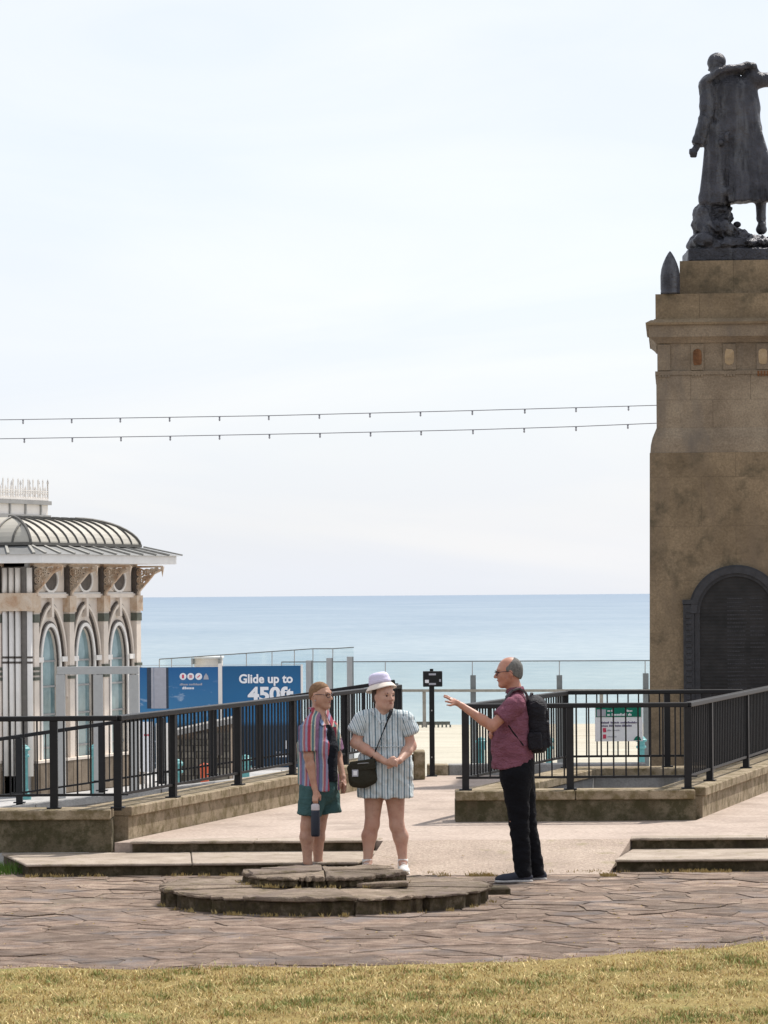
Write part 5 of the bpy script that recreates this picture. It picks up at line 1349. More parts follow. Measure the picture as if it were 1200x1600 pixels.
MB().tube([PB(828, 1092, -.03), PB(830, 1083, -.02), PB(832, 1083, .02), PB(832, 1092, .03)], .008, 6).build('grab_handle', M['pack_grey'], bpk, smooth=True)
MB().tube([PB(829, 1100, -.130), PB(838, 1096, -.134), PB(846, 1102, -.128), PB(850, 1112, -.124)], .0035, 5).build('zip', M['pack_grey'], bpk)
MB().tube([PB(845, 1125, -.108), PB(847, 1130, -.118), PB(847, 1137, -.118)], .004, 5).build('zip_pull', M['metal_light'], bpk)

# ---------------------------------------------------- woman in the bucket hat
ow = at(601, 1365, 28.82); ow.z = 0; YWm = ow.y
def PW(px, py, dy=0.0): return at(px, py, YWm + dy) - ow
fd = Field((-.36, -.34, -.02), (.36, .30, 1.66), .0065)
hc = PW(600, 1087); fr = frameof((.60, -.80, -.02)); head(fd, hc, fr, .98, PW(597, 1122, .02), .058)
fd.ell(PW(601, 1103, -.03), (.055, .05, .04), .03)
fd.cone(PW(600, 1146, .02), PW(600, 1195), .12, .14, .05, sq=(1.15, .85, 1)); fd.cone(PW(599, 1118, .01), PW(600, 1140, .01), .065, .11, .03)
handC = PW(613.5, 1191, -.26)
for sx, ex, wx in (((569, 1126), (556, 1161), (602, 1190)), ((631, 1126), (642, 1166), (624, 1189))):
    a, e, w = PW(*sx, 0), PW(*ex, -.03), PW(*wx, -.235); fd.cone(a, e, .052, .044, .03); fd.cone(e, e.lerp(w, .35), .044, .043, .02); fd.cone(e.lerp(w, .35), w, .043, .025, .015)
# clasped hands, fingers of each hand over the other
hand(fd, PW(602, 1190, -.235), PW(609, 1191.5, -.262), [[PW(613.5, 1187.5 + 2.6 * i, -.288), PW(618, 1188.5 + 2.6 * i, -.291), PW(620.5, 1190 + 2.6 * i, -.270)] for i in range(4)], [PW(607, 1188, -.27), PW(612, 1185, -.28), PW(616, 1184.5, -.28)], .009, .024)
hand(fd, PW(624, 1189, -.235), PW(618, 1190.5, -.250), [[PW(613.5, 1189 + 2.6 * i, -.252), PW(609, 1192 + 2.4 * i, -.250), PW(606, 1194 + 2.2 * i, -.240)] for i in range(4)], [PW(619, 1187, -.262), PW(615, 1183.5, -.272), PW(611.5, 1184, -.27)], .009, .024)
for hx_, kx, ax, c2 in ((585, (581.5, 1288), (574.5, 1346), (577, 1306)), (616, (620, 1290), (629.5, 1345), (626, 1307))):
    fd.cone(PW(hx_, 1225), PW(*kx), .090, .057, .04); fd.cone(PW(*kx), PW(*c2, .015), .055, .060, .03); fd.cone(PW(*c2, .015), PW(*ax), .058, .033, .03); fd.cone(PW(*ax), PW(ax[0], ax[1] + 6) + V3(0, -.03, 0), .036, .034, .02)
wom = fd.build('person', M['skin_b']); wom.location = ow
tag(wom, 'woman in lilac bucket hat and striped shirt dress with hands clasped', 'person')
face_bits(wom, hc, fr, .98, None, M['hair_dark'])
hair(wom, hc, fr, M['hair_dark'], .98, lambda f, s_, u: np.maximum(-(u + .055 - .3 * f), f - .0) + 0 * s_, off=.010)
# hat
fd = Field([hc[i] - .2 for i in range(3)], [hc[i] + .24 for i in range(3)], .005); Fh, Sh, Uh = frameof((.62, -.78, -.18)); Uh2 = Vector((-.20, .16, 1)).normalized()
hoff = Vector((-.012, .012, 0)); top = hc + hoff + Uh2 * .190; mid_ = hc + hoff + Uh2 * .085
fd.cone(mid_, top, .098, .078, .01, flat=True, rnd=.035); fd.f = np.maximum(fd.f, 0 * fd.f - 1)
hat = fd.build('hat', M['hat_lilac'], wom)
Rb = MB(); N = 32; s1 = Uh2.cross(Vector((0, 1, 0))).normalized(); s2 = Uh2.cross(s1)
rings = [(.097, .092), (.110, .078), (.124, .060), (.129, .052)]
for (r0, z0) in rings + [(.127, .049), (.120, .056), (.106, .072), (.094, .086)]:
    for k in range(N):
        a = 2 * math.pi * k / N; wv = .006 * math.sin(3 * a + 1); Rb.v.append(tuple(hc + hoff + Uh2 * (z0 + wv * (r0 - .1) * 20) + (s1 * math.cos(a) + s2 * math.sin(a)) * r0))
for i in range(7):
    for k in range(N): Rb.f.append((i * N + k, i * N + (k + 1) % N, (i + 1) * N + (k + 1) % N, (i + 1) * N + k))
Rb.build('brim', M['hat_trim'], hat, smooth=True)
# dress
fd = Field((-.42, -.30, .55), (.42, .30, 1.44), .0065); nz = (.008, 18, 12)
fd.cone(PW(600, 1141, .02), PW(600, 1160), .145, .140, .05, sq=(1.22, .92, .9), noise=nz); fd.cone(PW(600, 1160), PW(602, 1195), .141, .170, .05, sq=(1.22, .98, 1), noise=nz)
fd.cone(PW(602, 1180), PW(601.5, 1246), .168, .186, .05, sq=(1.24, .95, 1), flat=True, noise=(.011, 18, 8))
fd.cone(PW(590, 1117, .01), PW(568, 1126), .06, .082, .045, noise=nz); fd.cone(PW(610, 1117, .01), PW(632, 1126), .06, .082, .045, noise=nz)
fd.cone(PW(600, 1115, .01), PW(600, 1124, .01), .072, .10, .03)
# collar opening (V)
fd.cone(PW(600, 1105, -.10), PW(599, 1129, -.14), .080, .026, .008, sub=True)
dress = fd.build('dress', M['dress_stripe'], wom)
for i, (a, e, sgn) in enumerate(((PW(571, 1118), PW(554, 1147, -.01), -1), (PW(629, 1118), PW(643, 1149, -.01), 1))):
    f2 = Field((-.42, -.25, .95), (.42, .25, 1.44), .006); f2.cone(a, e, .076, .082, .02, flat=True, rnd=.03, noise=(.005, 24, 5 + i)); f2.build('sleeve', M['dress_print'], dress)
MB().tube([PW(600 + 43 * math.cos(a) * .86, 1165.5, 0) + V3(0, -.152 * math.sin(a), 0) for a in [math.pi * i / 16 for i in range(17)]], .005, 5).build('waist_seam', M['dress_print'], dress)
for (xa_, ya_, xb_, yb_) in ((585, 1110, 596, 1127), (614, 1110, 602, 1127)):
    a, b_ = PW(xa_ - (3 if xa_ < 600 else -3), ya_ - 1, -.06), PW(xb_ - (1 if xa_ < 600 else -1), yb_ + 3, -.150); MB().bar(a, b_, .022, .010).build('collar', M['shoe_white'] if False else M['dress_stripe'], dress)
for k in range(5): MB().lathe((0, 0, 0), [(.006, 0), (.006, .003)], 8).build('button', M['print_white'], dress).location = PW(599.5, 1128 + 8 * k, -.158)
sk = PW(592, 1108, .0)
for ax in ((574, 1347), (629.5, 1346)):
    a = PW(*ax); sh = shoe(wom, V3(a.x, a.y, .08), V3(a.x + (.02 if ax[0] > 600 else -.03), a.y - .2, 0), M['shoe_white'], M['shoe_white'], .25, .044)
    MB().lathe((0, 0, 0), [(.041, 0), (.042, .035)], 14).build('sock', M['shoe_white'], sh, smooth=True).location = V3(a.x, a.y, .085)
# tattoo bands on forearm of image right
# crossbody bag
bag = tag(empty('shoulder_bag', ow + PW(567, 1232, -.16)), 'dark olive crossbody bag hanging at the hip of the woman in the hat', 'bag'); bo2 = bag.location - ow
def PG(px, py, dy=0.0): return PW(px, py, dy) - bo2
fd = Field((-.2, -.12, -.02), (.2, .16, .30), .006); fd.rbox(PG(566, 1209, -.16), (.115, .045, .095), .04, (V3(.97, 0, .14).normalized(), V3(0, 1, 0), V3(-.14, 0, .97).normalized()), .01, noise=(.004, 20, 6)); fd.ell(PG(566, 1216, -.17), (.10, .055, .08), .03)
fd.build('bag_body', M['bag_olive'], bag)
fd = Field((-.2, -.14, -.02), (.2, .10, .30), .006); fd.rbox(PG(567, 1196, -.205), (.105, .012, .045), .01, (V3(.97, 0, .14).normalized(), V3(0, 1, 0), V3(-.14, 0, .97).normalized()), .01); fd.build('flap', M['bag_olive'], bag)
a = PG(555, 1208, -.225); MB().box(a.x - .025, a.x + .025, a.y - .003, a.y, a.z - .028, a.z + .028).xform(lambda v: v).build('label_patch', M['print_grey'], bag)
MB().box(a.x - .015, a.x + .015, a.y - .006, a.y - .003, a.z - .018, a.z + .018).build('printed_mark', M['print_white'], bag)
m = MB(); pts = [PG(576, 1193, -.19), PG(588, 1170, -.17), PG(600, 1140, -.165), PG(607, 1122, -.155), PG(611, 1112, -.115), PG(612, 1107, -.02), PG(609, 1112, .09), PG(600, 1135, .16), PG(580, 1170, .17), PG(558, 1192, .06), PG(554, 1197, -.12)]
for i in range(len(pts) - 1): m.bar(pts[i], pts[i + 1] , .028, .006)
m.build('strap', M['strap_black'], bag)
MB().tube([PG(548, 1197, -.205), PG(560, 1193, -.215), PG(575, 1192, -.215), PG(587, 1195, -.205)], .004, 5).build('zip', M['metal_light'], bag)

# ---------------------------------------------------- woman with cropped hair and striped shirt
o1 = at(492, 1366, 28.8); o1.z = 0; Y1 = o1.y
def P1(px, py, dy=0.0): return at(px, py, Y1 + dy) - o1
fd = Field((-.26, -.34, -.02), (.34, .30, 1.60), .0065)
hc = P1(501, 1086); fr = frameof((.86, -.50, -.03)); head(fd, hc, fr, .93, P1(495, 1120, .01), .047)
fd.cone(P1(498, 1146), P1(498, 1195), .105, .12, .05, sq=(1, 1.1, 1)); fd.cone(P1(498, 1118), P1(498, 1140), .06, .10, .03)
a, e, w = P1(482, 1137, -.15), P1(482, 1181, -.19), P1(491.5, 1230, -.20); fd.cone(a, e, .046, .038, .03); fd.cone(e, e.lerp(w, .3), .038, .037, .02); fd.cone(e.lerp(w, .3), w, .037, .023, .015)
bt = P1(494, 1250, -.22)
hand(fd, w, P1(493.5, 1239.5, -.21), [[P1(489.5 + i * 2.2, 1246, -.228), P1(489.5 + i * 2.1, 1251, -.245), P1(490.5 + i * 1.9, 1254.5, -.232)] for i in range(4)], [P1(496.5, 1238, -.2), P1(500, 1244, -.21), P1(500, 1250, -.215)], .009, .023)
a, e, w2 = P1(515, 1132, .15), P1(527, 1181, .17), P1(536, 1215, .05); fd.cone(a, e, .046, .038, .03); fd.cone(e, w2, .038, .024, .02)
hand(fd, w2, P1(537, 1223, .02), [[P1(535 + i * 1.6, 1229, .01 - .012 * i), P1(534.5 + i * 1.6, 1235, -.012 * i), P1(533.5 + i * 1.5, 1239, -.012 * i)] for i in range(4)], [P1(534, 1222, -.02), P1(532, 1228, -.03), P1(531.5, 1232, -.03)], .009, .023)
for dy, hx_, kx, ax, c2 in ((-.08, 488, (481, 1290), (480.5, 1346), (479.5, 1308)), (.08, 508, (498, 1290), (497, 1346), (496.5, 1308))):
    fd.cone(P1(hx_, 1225, dy), P1(*kx, dy), .088, .056, .04); fd.cone(P1(*kx, dy), P1(*c2, dy), .054, .055, .03); fd.cone(P1(*c2, dy), P1(*ax, dy), .054, .034, .03); fd.cone(P1(*ax, dy), P1(ax[0] + 2, ax[1] + 7, dy), .034, .033, .02)
w1 = fd.build('person', M['skin_a']); w1.location = o1; tag(w1, 'woman with cropped hair, open striped shirt and teal shorts, smiling in glasses', 'person')
face_bits(w1, hc, fr, .93, M['frame_dark'], M['hair_buzz'])
hair(w1, hc, fr, M['hair_buzz'], .93, lambda f, s_, u: np.maximum(np.maximum(-(u - .022 - .72 * f), -(u + .07)), np.where((f < .018) & (f > -.03) & (u < .02), .01, -1)) + 0 * s_, off=.002, amp=.001)
# tank top
fd = Field((-.24, -.26, .75), (.28, .26, 1.36), .0065); fd.cone(P1(501, 1150), P1(503, 1165), .120, .126, .05, sq=(1, 1.15, 1)); fd.cone(P1(503, 1165), P1(502, 1222), .126, .135, .04, sq=(1, 1.1, 1), flat=True); fd.cone(P1(503, 1110, -.12), P1(514, 1136, -.15), .05, .03, .02, sub=True)
fd.build('tank_top', M['tank_black'], w1)
# shirt, open at the front (front is toward +x, -y)
fd = Field((-.30, -.32, .66), (.34, .32, 1.42), .0065); nz = (.008, 19, 4)
fd.cone(P1(495, 1144), P1(495, 1165), .128, .150, .05, sq=(1, 1.25, .9), noise=nz); fd.cone(P1(495, 1160), P1(498, 1236), .150, .176, .05, sq=(1, 1.12, 1), flat=True, noise=(.008, 18, 5))
fd.cone(P1(493, 1122, -.05), P1(484, 1135, -.15), .056, .068, .04, noise=nz); fd.cone(P1(500, 1122, .05), P1(512, 1135, .15), .056, .068, .04, noise=nz)
fd.cone(P1(496, 1112), P1(496, 1126), .056, .08, .02, flat=True)
X, Y_, Z_ = np.meshgrid(*fd.ax, indexing='ij', sparse=True)
# wedge opening along the front direction
Fx, Fy = .80, -.60; f_ = X * Fx + Y_ * Fy; s_ = -X * Fy * 1.0 + Y_ * Fx; zt_ = np.clip((1.34 - Z_) / .45, 0, 1)
wdt = .035 + .035 * zt_
open_ = np.minimum(f_ - .055, wdt - np.abs(s_ - .02))
fd.f = np.maximum(fd.f, open_.astype(np.float32) + 0 * fd.f)
hem = P1(0, 1236).z - .055 * np.clip((X - .02) / .12, 0, 1) + .05 * np.clip((-X - .05) / .1, 0, 1) + 0 * Y_
fd.f = np.maximum(fd.f, np.where(Z_ < .9, hem - Z_, -1).astype(np.float32))
sh1 = fd.build('open_shirt', M['shirt_stripe'], w1)
a, e = P1(481, 1133, -.155), P1(482, 1181, -.19); f2 = Field((-.30, -.34, .85), (.34, .34, 1.36), .006); f2.cone(a, a.lerp(e, .88), .074, .076, .02, flat=True, noise=(.004, 24, 7))
a, e = P1(514, 1133, .15), P1(527, 1181, .17); f3 = Field((-.30, -.34, .85), (.34, .34, 1.36), .006); f3.cone(a, a.lerp(e, .85), .07, .07, .02, flat=True, noise=(.004, 24, 8)); f2.build('sleeve', M['shirt_stripe'], sh1); f3.build('sleeve', M['shirt_stripe'], sh1)
for (xa_, ya_, da, xb_, yb_, db, w_) in ((487, 1106, -.055, 506, 1134, -.135, .05), (508, 1107, .02, 522, 1136, -.07, .045), (486, 1107, -.05, 488, 1106, .06, .05)):
    MB().bar(P1(xa_, ya_, da), P1(xb_, yb_, db), w_, .010).build('collar', M['shirt_stripe'], sh1, bevel=.002)
# shorts
fd = Field((-.26, -.26, .44), (.30, .26, .86), .0065); nz = (.006, 20, 3)
fd.cone(P1(498, 1212), P1(498, 1232), .135, .15, .03, sq=(1, 1.05, 1), noise=nz)
fd.cone(P1(489, 1228, -.085), P1(483.5, 1274, -.085), .108, .104, .03, flat=True, noise=nz); fd.cone(P1(508, 1228, .085), P1(514, 1271, .085), .108, .104, .03, flat=True, noise=nz)
fd.build('shorts', M['shorts_teal'], w1)
for dy, ax in ((-.08, 480.5), (.08, 497)):
    a = P1(ax, 1346, dy); shoe(w1, V3(a.x, a.y, .08), V3(a.x + .2, a.y - .08, 0), M['shoe_dark'], M['sole'], .25, .043)
tt = MB()
# tattoos as thin inked sleeves on the forearm
e, w = P1(482, 1181, -.19), P1(491.5, 1230, -.20); d = (w - e).normalized(); s1_ = d.cross(V3(0, 1, 0)).normalized(); s2_ = d.cross(s1_)
rt = random.Random(4)
for k in range(9):
    c0 = e.lerp(w, .10 + .09 * k); rr_ = lerp(.0385, .0265, min(1, max(0, (.10 + .09 * k - .3) / .7))) + .0012; a0 = rt.uniform(2.6, 4.2); a1 = a0 + rt.uniform(.9, 1.9); wd = rt.uniform(.004, .009)
    n = 7; vs = []
    for q in range(n + 1):
        a = lerp(a0, a1, q / n); c1 = c0 + d * (.008 * math.sin(q * 1.3 + k)); rad = s1_ * math.cos(a) + s2_ * math.sin(a)
        for zz in (-wd, wd): vs.append(c1 + d * zz + rad * rr_)
        for zz in (wd, -wd): vs.append(c1 + d * zz + rad * (rr_ - .004))
    tt.add(vs, [(q * 4 + k2, q * 4 + (k2 + 1) % 4, (q + 1) * 4 + (k2 + 1) % 4, (q + 1) * 4 + k2) for q in range(n) for k2 in range(4)])
tt.build('tattoo', M['tattoo'], w1, smooth=True)['kind'] = 'stuff'
# earring, necklace
MB().lathe((0, 0, 0), [(.001, -.008), (.008, 0), (.001, .008)], 8).build('earring', M['metal_light'], w1).location = hc + (fr[0] * -.002 + fr[1] * .082 + fr[2] * -.045) * .93
# water bottle held in the hand
bb = P1(493, 1307, -.225); bot = tag(empty('water_bottle', o1 + bb), 'dark navy water bottle with pale cap held by the woman in teal shorts', 'bottle'); hh = P1(494, 1266, -.225).z - bb.z
MB().lathe((0, 0, 0), [(.030, 0), (.036, .006), (.037, .02), (.037, hh - .02), (.034, hh - .004), (.03, hh)], 24).build('flask', M['bottle_navy'], bot, smooth=True)
MB().lathe((0, 0, 0), [(.033, hh), (.034, hh + .004), (.034, hh + .04), (.028, hh + .05), (.014, hh + .055)], 20).build('cap', M['bottle_cap'], bot, smooth=True)
MB().tube([V3(-.028, 0, hh + .045), V3(-.026, 0, hh + .07), V3(0, 0, hh + .082), V3(.026, 0, hh + .07), V3(.028, 0, hh + .045)], .006, 8).build('carry_loop', M['bottle_navy'], bot, smooth=True)

# ---------------------------------------------------- bronze statue on the memorial
YSx = 42.9; oS = at(1150, 403, YSx)
oS.z = MO.z + mz(403) + .0015
def PS(px, py, dy=0.0):
    v = at(px, py, 42.0); b0 = at(1150, 403, 42.0); return Vector((v.x - b0.x, dy, v.z - b0.z))
oS.x = (mon.matrix_basis @ Vector((CX, CX, 0))).x; oS.y = (mon.matrix_basis @ Vector((CX, CX, 0))).y
k_ = oS.y / 42.0
_PS = PS
def PS(px, py, dy=0.0):
    v = _PS(px, py); X_ = at(1150, 403, 42.0).x * k_ ; return Vector((at(px, 403, oS.y).x - oS.x, dy, at(px, py, oS.y).z - oS.z))
fd = Field((-.78, -.62, -.02), (1.0, .62, 2.72), .0105); nz = (.012, 14, 3)
# base slab and rocks
fd.rbox(Vector((0, 0, .085)), (.575, .44, .085), .03, None, .03, noise=(.006, 12, 4))
for (px, py, dy, r, sd) in ((1100, 380, -.1, (.20, .35, .13), 1), (1125, 372, .0, (.26, .34, .14), 2), (1165, 382, 0, (.34, .4, .10), 3), (1205, 384, 0, (.22, .38, .09), 4), (1106, 352, -.05, (.20, .24, .15), 5), (1122, 338, .0, (.17, .22, .17), 6), (1100, 335, -.08, (.14, .2, .13), 7), (1118, 362, -.25, (.22, .14, .12), 8), (1150, 372, -.2, (.16, .12, .10), 9), (1128, 385, -.38, (.3, .08, .08), 19)):
    fd.ell(PS(px, py, dy), r, .02, noise=(.04, 19, sd))
fd.ell(PS(1152, 351, .0), (.05, .05, .04), .01)
# legs
fd.cone(PS(1118, 255, .0), PS(1116, 322, -.03), .13, .085, .04); fd.cone(PS(1190, 290, .05), PS(1190, 340, .02), .072, .058, .03); fd.cone(PS(1190, 342, .02), PS(1194, 350, .12), .056, .042, .02); fd.cone(PS(1190, 352, -.02), PS(1190, 358, .0), .05, .07, .02)
# coat body
cz = (.011, 9, 5)
fd.cone(PS(1147, 144, .0), PS(1153, 205, .0), .205, .22, .05, sq=(1.42, .85, 1), noise=(.014, 12, 2))
fd.cone(PS(1150, 210, .0), PS(1162, 317, .02), .19, .25, .06, sq=(1.20, .95, 1), flat=True, noise=(.018, 13, 7), rnd=.06)
for (x0, x1_, r0, r1) in ((1150, 1150, .05, .07), (1164, 1166, .05, .075), (1178, 1183, .05, .08), (1192, 1198, .05, .07), (1205, 1212, .05, .07), (1139, 1143, .03, .06)):
    fd.cone(PS(lerp(1150, x0, .45), 168, -.06), PS(x1_, 318, -.22), r0 * .8, r1, .03, flat=True)
for (x0, x1_, r1) in ((1118, 1100, .075), (1126, 1112, .08), (1132, 1124, .07), (1110, 1098, .05)):   # left skirt blown over the rock
    fd.cone(PS(x0, 200, -.10), PS(x1_, 316, -.16), .05, r1, .03)
fd.cone(PS(1096, 310, -.14), PS(1136, 302, -.2), .035, .045, .04)
fd.cone(PS(1133, 215, -.24), PS(1137, 225, -.24), .035, .03, .015); fd.ell(PS(1124, 226, -.2), (.05, .05, .05), .02); fd.ell(PS(1137, 212, -.24), (.04, .03, .035), .01)
fd.cone(PS(1141, 195, -.16), PS(1142, 310, -.25), .018, .03, .02, sub=True) if False else None
for (xa_, ya_, da, xb_, yb_, db, r0, r1) in ((1141, 150, -.20, 1139, 316, -.27, .022, .05), (1155, 172, -.22, 1156, 316, -.33, .016, .04), (1168, 160, -.20, 1174, 316, -.34, .016, .045), (1182, 180, -.16, 1190, 316, -.30, .016, .045), (1122, 205, -.19, 1111, 312, -.25, .02, .035), (1131, 150, -.18, 1128, 205, -.22, .02, .03), (1150, 122, -.19, 1166, 150, -.21, .02, .012), (1186, 260, -.30, 1200, 275, -.30, .03, .02)):
    fd.cone(PS(xa_, ya_, da), PS(xb_, yb_, db), r0, r1, .03, sub=True)
for i in range(5): fd.cone(PS(1096 + i * 1.2 - i * 2.4, 158 + i * 15, -.20 - i * .012), PS(1112 - i * 2.2, 150 + i * 15, -.20 - i * .01), .016, .022, .02, sub=True)
# cape collar
cpt = [PS(1101, 131, -.08), PS(1110, 124, -.15), PS(1124, 115, -.17), PS(1140, 110, -.18), PS(1156, 108.5, -.15), PS(1168, 104, -.12), PS(1178, 105, -.08), PS(1182, 113, -.04)]
for i in range(len(cpt) - 1): fd.cone(cpt[i], cpt[i + 1], .042, .042, .02)
for i in range(len(cpt) - 1): fd.cone(cpt[i] + V3(0, .14, .0), cpt[i + 1] + V3(0, .14, .0), .05, .05, .05)
for s_, c_ in (((1108, 132), .10), ((1176, 122), .10)): fd.ell(PS(*s_, .0), (c_, .12, c_), .05)
# head (seen from behind, turned to the left)
Fhd = frameof((-.75, .62, -.25)); hS = PS(1122, 100, .02)
head(fd, hS, Fhd, 1.12, PS(1128, 122, .0), .075)
fd.ell(hS + Vector((.0, 0, .03)), (.115, .105, .11), .02, Fhd, noise=(.006, 40, 2))
# arms
a, e, w = PS(1110, 142, -.04), PS(1103, 187, -.10), PS(1090, 229, -.14)
fd.cone(a, e, .10, .085, .04, noise=(.016, 22, 1)); fd.cone(e, w, .088, .078, .02, flat=True, noise=(.014, 24, 2)); fd.cone(w, PS(1083, 240, -.16), .04, .045, .01)
for i in range(4): fd.cone(PS(1080 + i * 2.2, 240, -.19 + .0 * i), PS(1079 + i * 2.4, 247, -.17), .019, .017, .006)
fd.cone(PS(1078, 237, -.17), PS(1077, 243, -.19), .018, .015, .006)
a, e, w = PS(1180, 126, .0), PS(1212, 124, .02), PS(1238, 110, .05)
fd.cone(a, e, .10, .085, .04, noise=(.008, 20, 5)); fd.cone(e, w, .085, .07, .02, flat=True, noise=(.008, 20, 6)); fd.cone(w, PS(1245, 105, .06), .04, .045, .01)
for i in range(4): fd.cone(PS(1246, 102 + 2 * i, .03), PS(1251, 101 + 2.1 * i, .05), .018, .016, .005)
fd.cone(PS(1096, 135, -.02), PS(1098, 160, .0), .028, .018, .01)                      # strap end by the shoulder
st = fd.build('bronze_statue', M['bronze']); st.location = oS
tag(st, 'dark bronze statue of a man in a long greatcoat seen from behind, standing on rocks', 'statue')

# ================================================================== LAWN
def lawn_edge(x):   # y of the worn edge of the grass for a given x
    return 21.52 + .06 * np.sin(x * 2.1 + 1) + .05 * np.sin(x * 5.3) + np.clip((x - .3), 0, 9) ** 1.25 * .52
vs = []; n = 90
xs = np.linspace(-9, 9, n)
poly = [(-9, 14.0)] + [(9, 14.0)] + [(float(x), float(min(24.5, lawn_edge(x)) + .03 * math.sin(x * 17) + .02 * math.sin(x * 41))) for x in xs[::-1]]
b = MB(); b.prism(poly, -.2, .012); tag(b.build('lawn', M['lawn_soil']), kind='structure')
NB = 190000
rg = np.random.default_rng(5)
bx_ = rg.uniform(-3.1, 3.1, NB); by_ = 17.6 + (rg.uniform(0, 1, NB) ** .9) * 7.0
ed = np.minimum(24.5, lawn_edge(bx_)) + rg.normal(0, .07, NB) + rg.exponential(.03, NB) + .09 * _n3(bx_, 0 * bx_, 0 * bx_, 9.0, 4)
patch = 1.0 * _n3(bx_, by_, 0 * bx_, 1.9, 3) + .7 * _n3(bx_, by_ * 1.2, 0 * bx_, 6.0, 8) + .6 * _n3(bx_, by_ * 1.2, 0 * bx_, 17.0, 9)
dens = np.clip(.7 + .5 * patch, .15, 1)
keep = (by_ < ed) & (rg.uniform(0, 1, NB) < dens) & (np.abs(bx_) < by_ * .1085 + .3)
bx_, by_, patch, ed = bx_[keep], by_[keep], patch[keep], ed[keep]; n = len(bx_)
edge_d = np.clip((ed - by_) / .5, 0, 1)
tuft = np.exp(-(((bx_ - 2.15) / .22) ** 2 + ((by_ - 21.7) / .25) ** 2))
hgt = (rg.uniform(.008, .024, n) + (rg.uniform(0, 1, n) < .05) * .022) * (.55 + .45 * edge_d) * (1 + .35 * np.clip(patch, -1, 1)) * (1 + .9 * tuft)
ang = rg.uniform(0, 6.283, n); lean = rg.normal(0, 1.0, n); la = rg.uniform(0, 6.283, n); wd = rg.uniform(.0018, .0038, n)
dx, dy = np.cos(ang) * wd, np.sin(ang) * wd; lx, ly = np.cos(la) * lean * hgt, np.sin(la) * lean * hgt
V = np.zeros((n, 5, 3)); zb_ = .010
V[:, 0] = np.stack([bx_ - dx, by_ - dy, np.full(n, zb_)], 1); V[:, 1] = np.stack([bx_ + dx, by_ + dy, np.full(n, zb_)], 1)
V[:, 2] = np.stack([bx_ + dx * .8 + lx * .4, by_ + dy * .8 + ly * .4, zb_ + hgt * .6], 1); V[:, 3] = np.stack([bx_ - dx * .8 + lx * .4, by_ - dy * .8 + ly * .4, zb_ + hgt * .6], 1)
V[:, 4] = np.stack([bx_ + lx, by_ + ly, zb_ + hgt], 1)
me = bpy.data.meshes.new('grass'); me.vertices.add(n * 5); me.vertices.foreach_set('co', V.astype(np.float32).ravel())
b0 = np.arange(n) * 5; loops = np.concatenate([np.stack([b0, b0 + 1, b0 + 2, b0 + 3], 1), np.stack([b0 + 3, b0 + 2, b0 + 4, b0 + 4], 1)[:, :3].repeat(1, 0) if False else np.zeros((0, 4), int)]).ravel()
q = np.stack([b0, b0 + 1, b0 + 2, b0 + 3, b0 + 3, b0 + 2, b0 + 4], 1).ravel()
me.loops.add(len(q)); me.loops.foreach_set('vertex_index', q.astype(np.int32)); me.polygons.add(2 * n)
ls_ = np.stack([np.arange(n) * 7, np.arange(n) * 7 + 4], 1).ravel(); lt_ = np.tile([4, 3], n)
me.polygons.foreach_set('loop_start', ls_.astype(np.int32)); me.polygons.foreach_set('loop_total', lt_.astype(np.int32)); me.update(calc_edges=True)
g = np.clip(.16 + .95 * patch + rg.normal(0, .2, n) + .9 * tuft - .45 * (1 - edge_d), 0, 1)[:, None]
straw = np.array([.72, .56, .27]); green = np.array([.22, .25, .075]); brown = np.array([.42, .26, .12])
cB = straw * (1 - g) + green * g; mB = (rg.uniform(0, 1, n) < .25)[:, None]; cB = np.where(mB, brown, cB) * rg.uniform(.6, 1.3, n)[:, None]
ca = me.color_attributes.new('bladecol', 'FLOAT_COLOR', 'POINT'); cc = np.ones((n, 5, 4), np.float32); cc[:, :, :3] = cB[:, None, :]; ca.data.foreach_set('color', cc.ravel())
tag(linkmesh('grass', me, M['grass_blades']), 'dry yellow and green short lawn grass in the foreground', 'grass', kind='stuff')
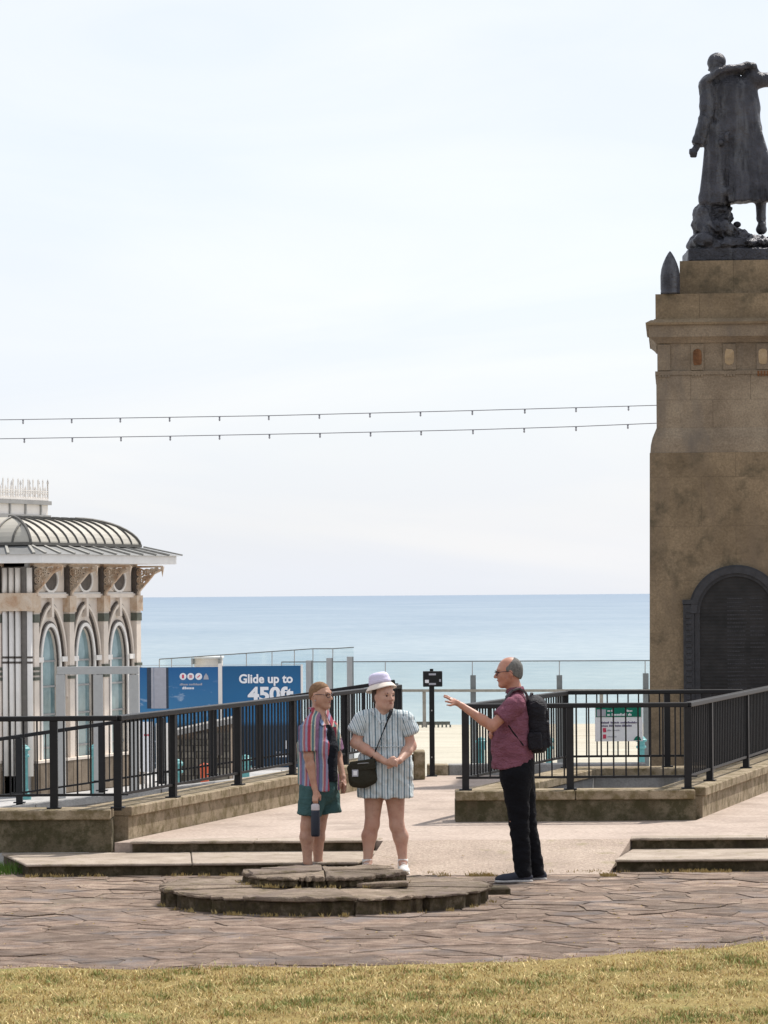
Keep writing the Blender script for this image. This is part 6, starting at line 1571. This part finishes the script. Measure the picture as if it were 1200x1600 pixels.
# weeds in the joints and by the left steps
def weeds(name, label, spots, hmin, hmax, cols, seed):
    r = random.Random(seed); m = MB()
    for (x, y, z, rad, cnt) in spots:
        for i in range(cnt):
            a = r.uniform(0, 6.28); rr = rad * math.sqrt(r.random()); px_, py_ = x + rr * math.cos(a), y + rr * math.sin(a); h = r.uniform(hmin, hmax); w_ = r.uniform(.002, .005); b_ = r.uniform(0, 6.28); l_ = h * r.uniform(.1, .9)
            m.add([(px_ - w_, py_, z), (px_ + w_, py_, z), (px_ + w_ + l_ * .5 * math.cos(b_), py_ + l_ * .5 * math.sin(b_), z + h * .6), (px_ + l_ * math.cos(b_), py_ + l_ * math.sin(b_), z + h)], [(0, 1, 2), (0, 2, 3)])
    return tag(m.build(name, cols), label, 'weeds', kind='stuff')
M['weed_green'] = simple('weed_green', (.07, .13, .02, 1), rough=.8, var=.4); M['weed_straw'] = simple('weed_straw', (.34, .25, .10, 1), rough=.9, var=.3)
p = gnd(3, 1364, 0); weeds('weeds', 'green grass tuft at the left end of the lower steps', [(p.x, p.y, 0, .22, 260), (p.x - .35, p.y, 0, .3, 300)], .03, .11, M['weed_green'], 3)
rs = random.Random(12); sp2 = []
for i in range(60):
    x = rs.uniform(-2.9, 2.9); sp2.append((x, 28.74 + rs.uniform(-.03, .03), 0, .06, rs.randint(5, 30)))
for i in range(30):
    a = rs.uniform(math.pi, 2 * math.pi); sp2.append((DC[0] + 1.23 * math.cos(a), DC[1] + 1.23 * math.sin(a), 0, .035, rs.randint(4, 14)))
for i in range(22):
    a = rs.uniform(math.pi, 2 * math.pi); sp2.append((DC[0] - .02 + .65 * math.cos(a), DC[1] + .22 + .65 * math.sin(a), .133, .035, rs.randint(3, 12)))
p = gnd(950, 1369, 0); sp2.append((p.x, p.y, 0, .07, 120))
for i in range(10): q_ = gnd(rs.uniform(670, 770), 1369, 0); sp2.append((q_.x, q_.y, 0, .05, 20))
weeds('weeds', 'dry weeds growing along the foot of the steps and the round base', sp2, .008, .035, M['weed_straw'], 5)
# fallen leaves and grit on the paving
m = MB(); rl = random.Random(77)
for i in range(260):
    x, y = rl.uniform(-3, 3), rl.uniform(21.6, 29.4); s_ = rl.uniform(.006, .02); a = rl.uniform(0, 6.28)
    z = .012 + (0 if y < 28.6 else max(0, (y - 28.6) * .12))
    if (x - DC[0]) ** 2 + (y - DC[1]) ** 2 < 1.3 ** 2 or (y > 28.6 and not -.2 < x < 1.7): continue
    m.add([(x + s_ * math.cos(a), y + s_ * math.sin(a), z), (x - s_ * math.sin(a) * .5, y + s_ * math.cos(a) * .5, z + .006), (x - s_ * math.cos(a), y - s_ * math.sin(a), z), (x + s_ * math.sin(a) * .5, y - s_ * math.cos(a) * .5, z + .004)], [(0, 1, 2, 3)])
tag(m.build('debris', M['weed_straw']), 'small dry leaves and grit scattered on the paving', 'leaves', kind='stuff')
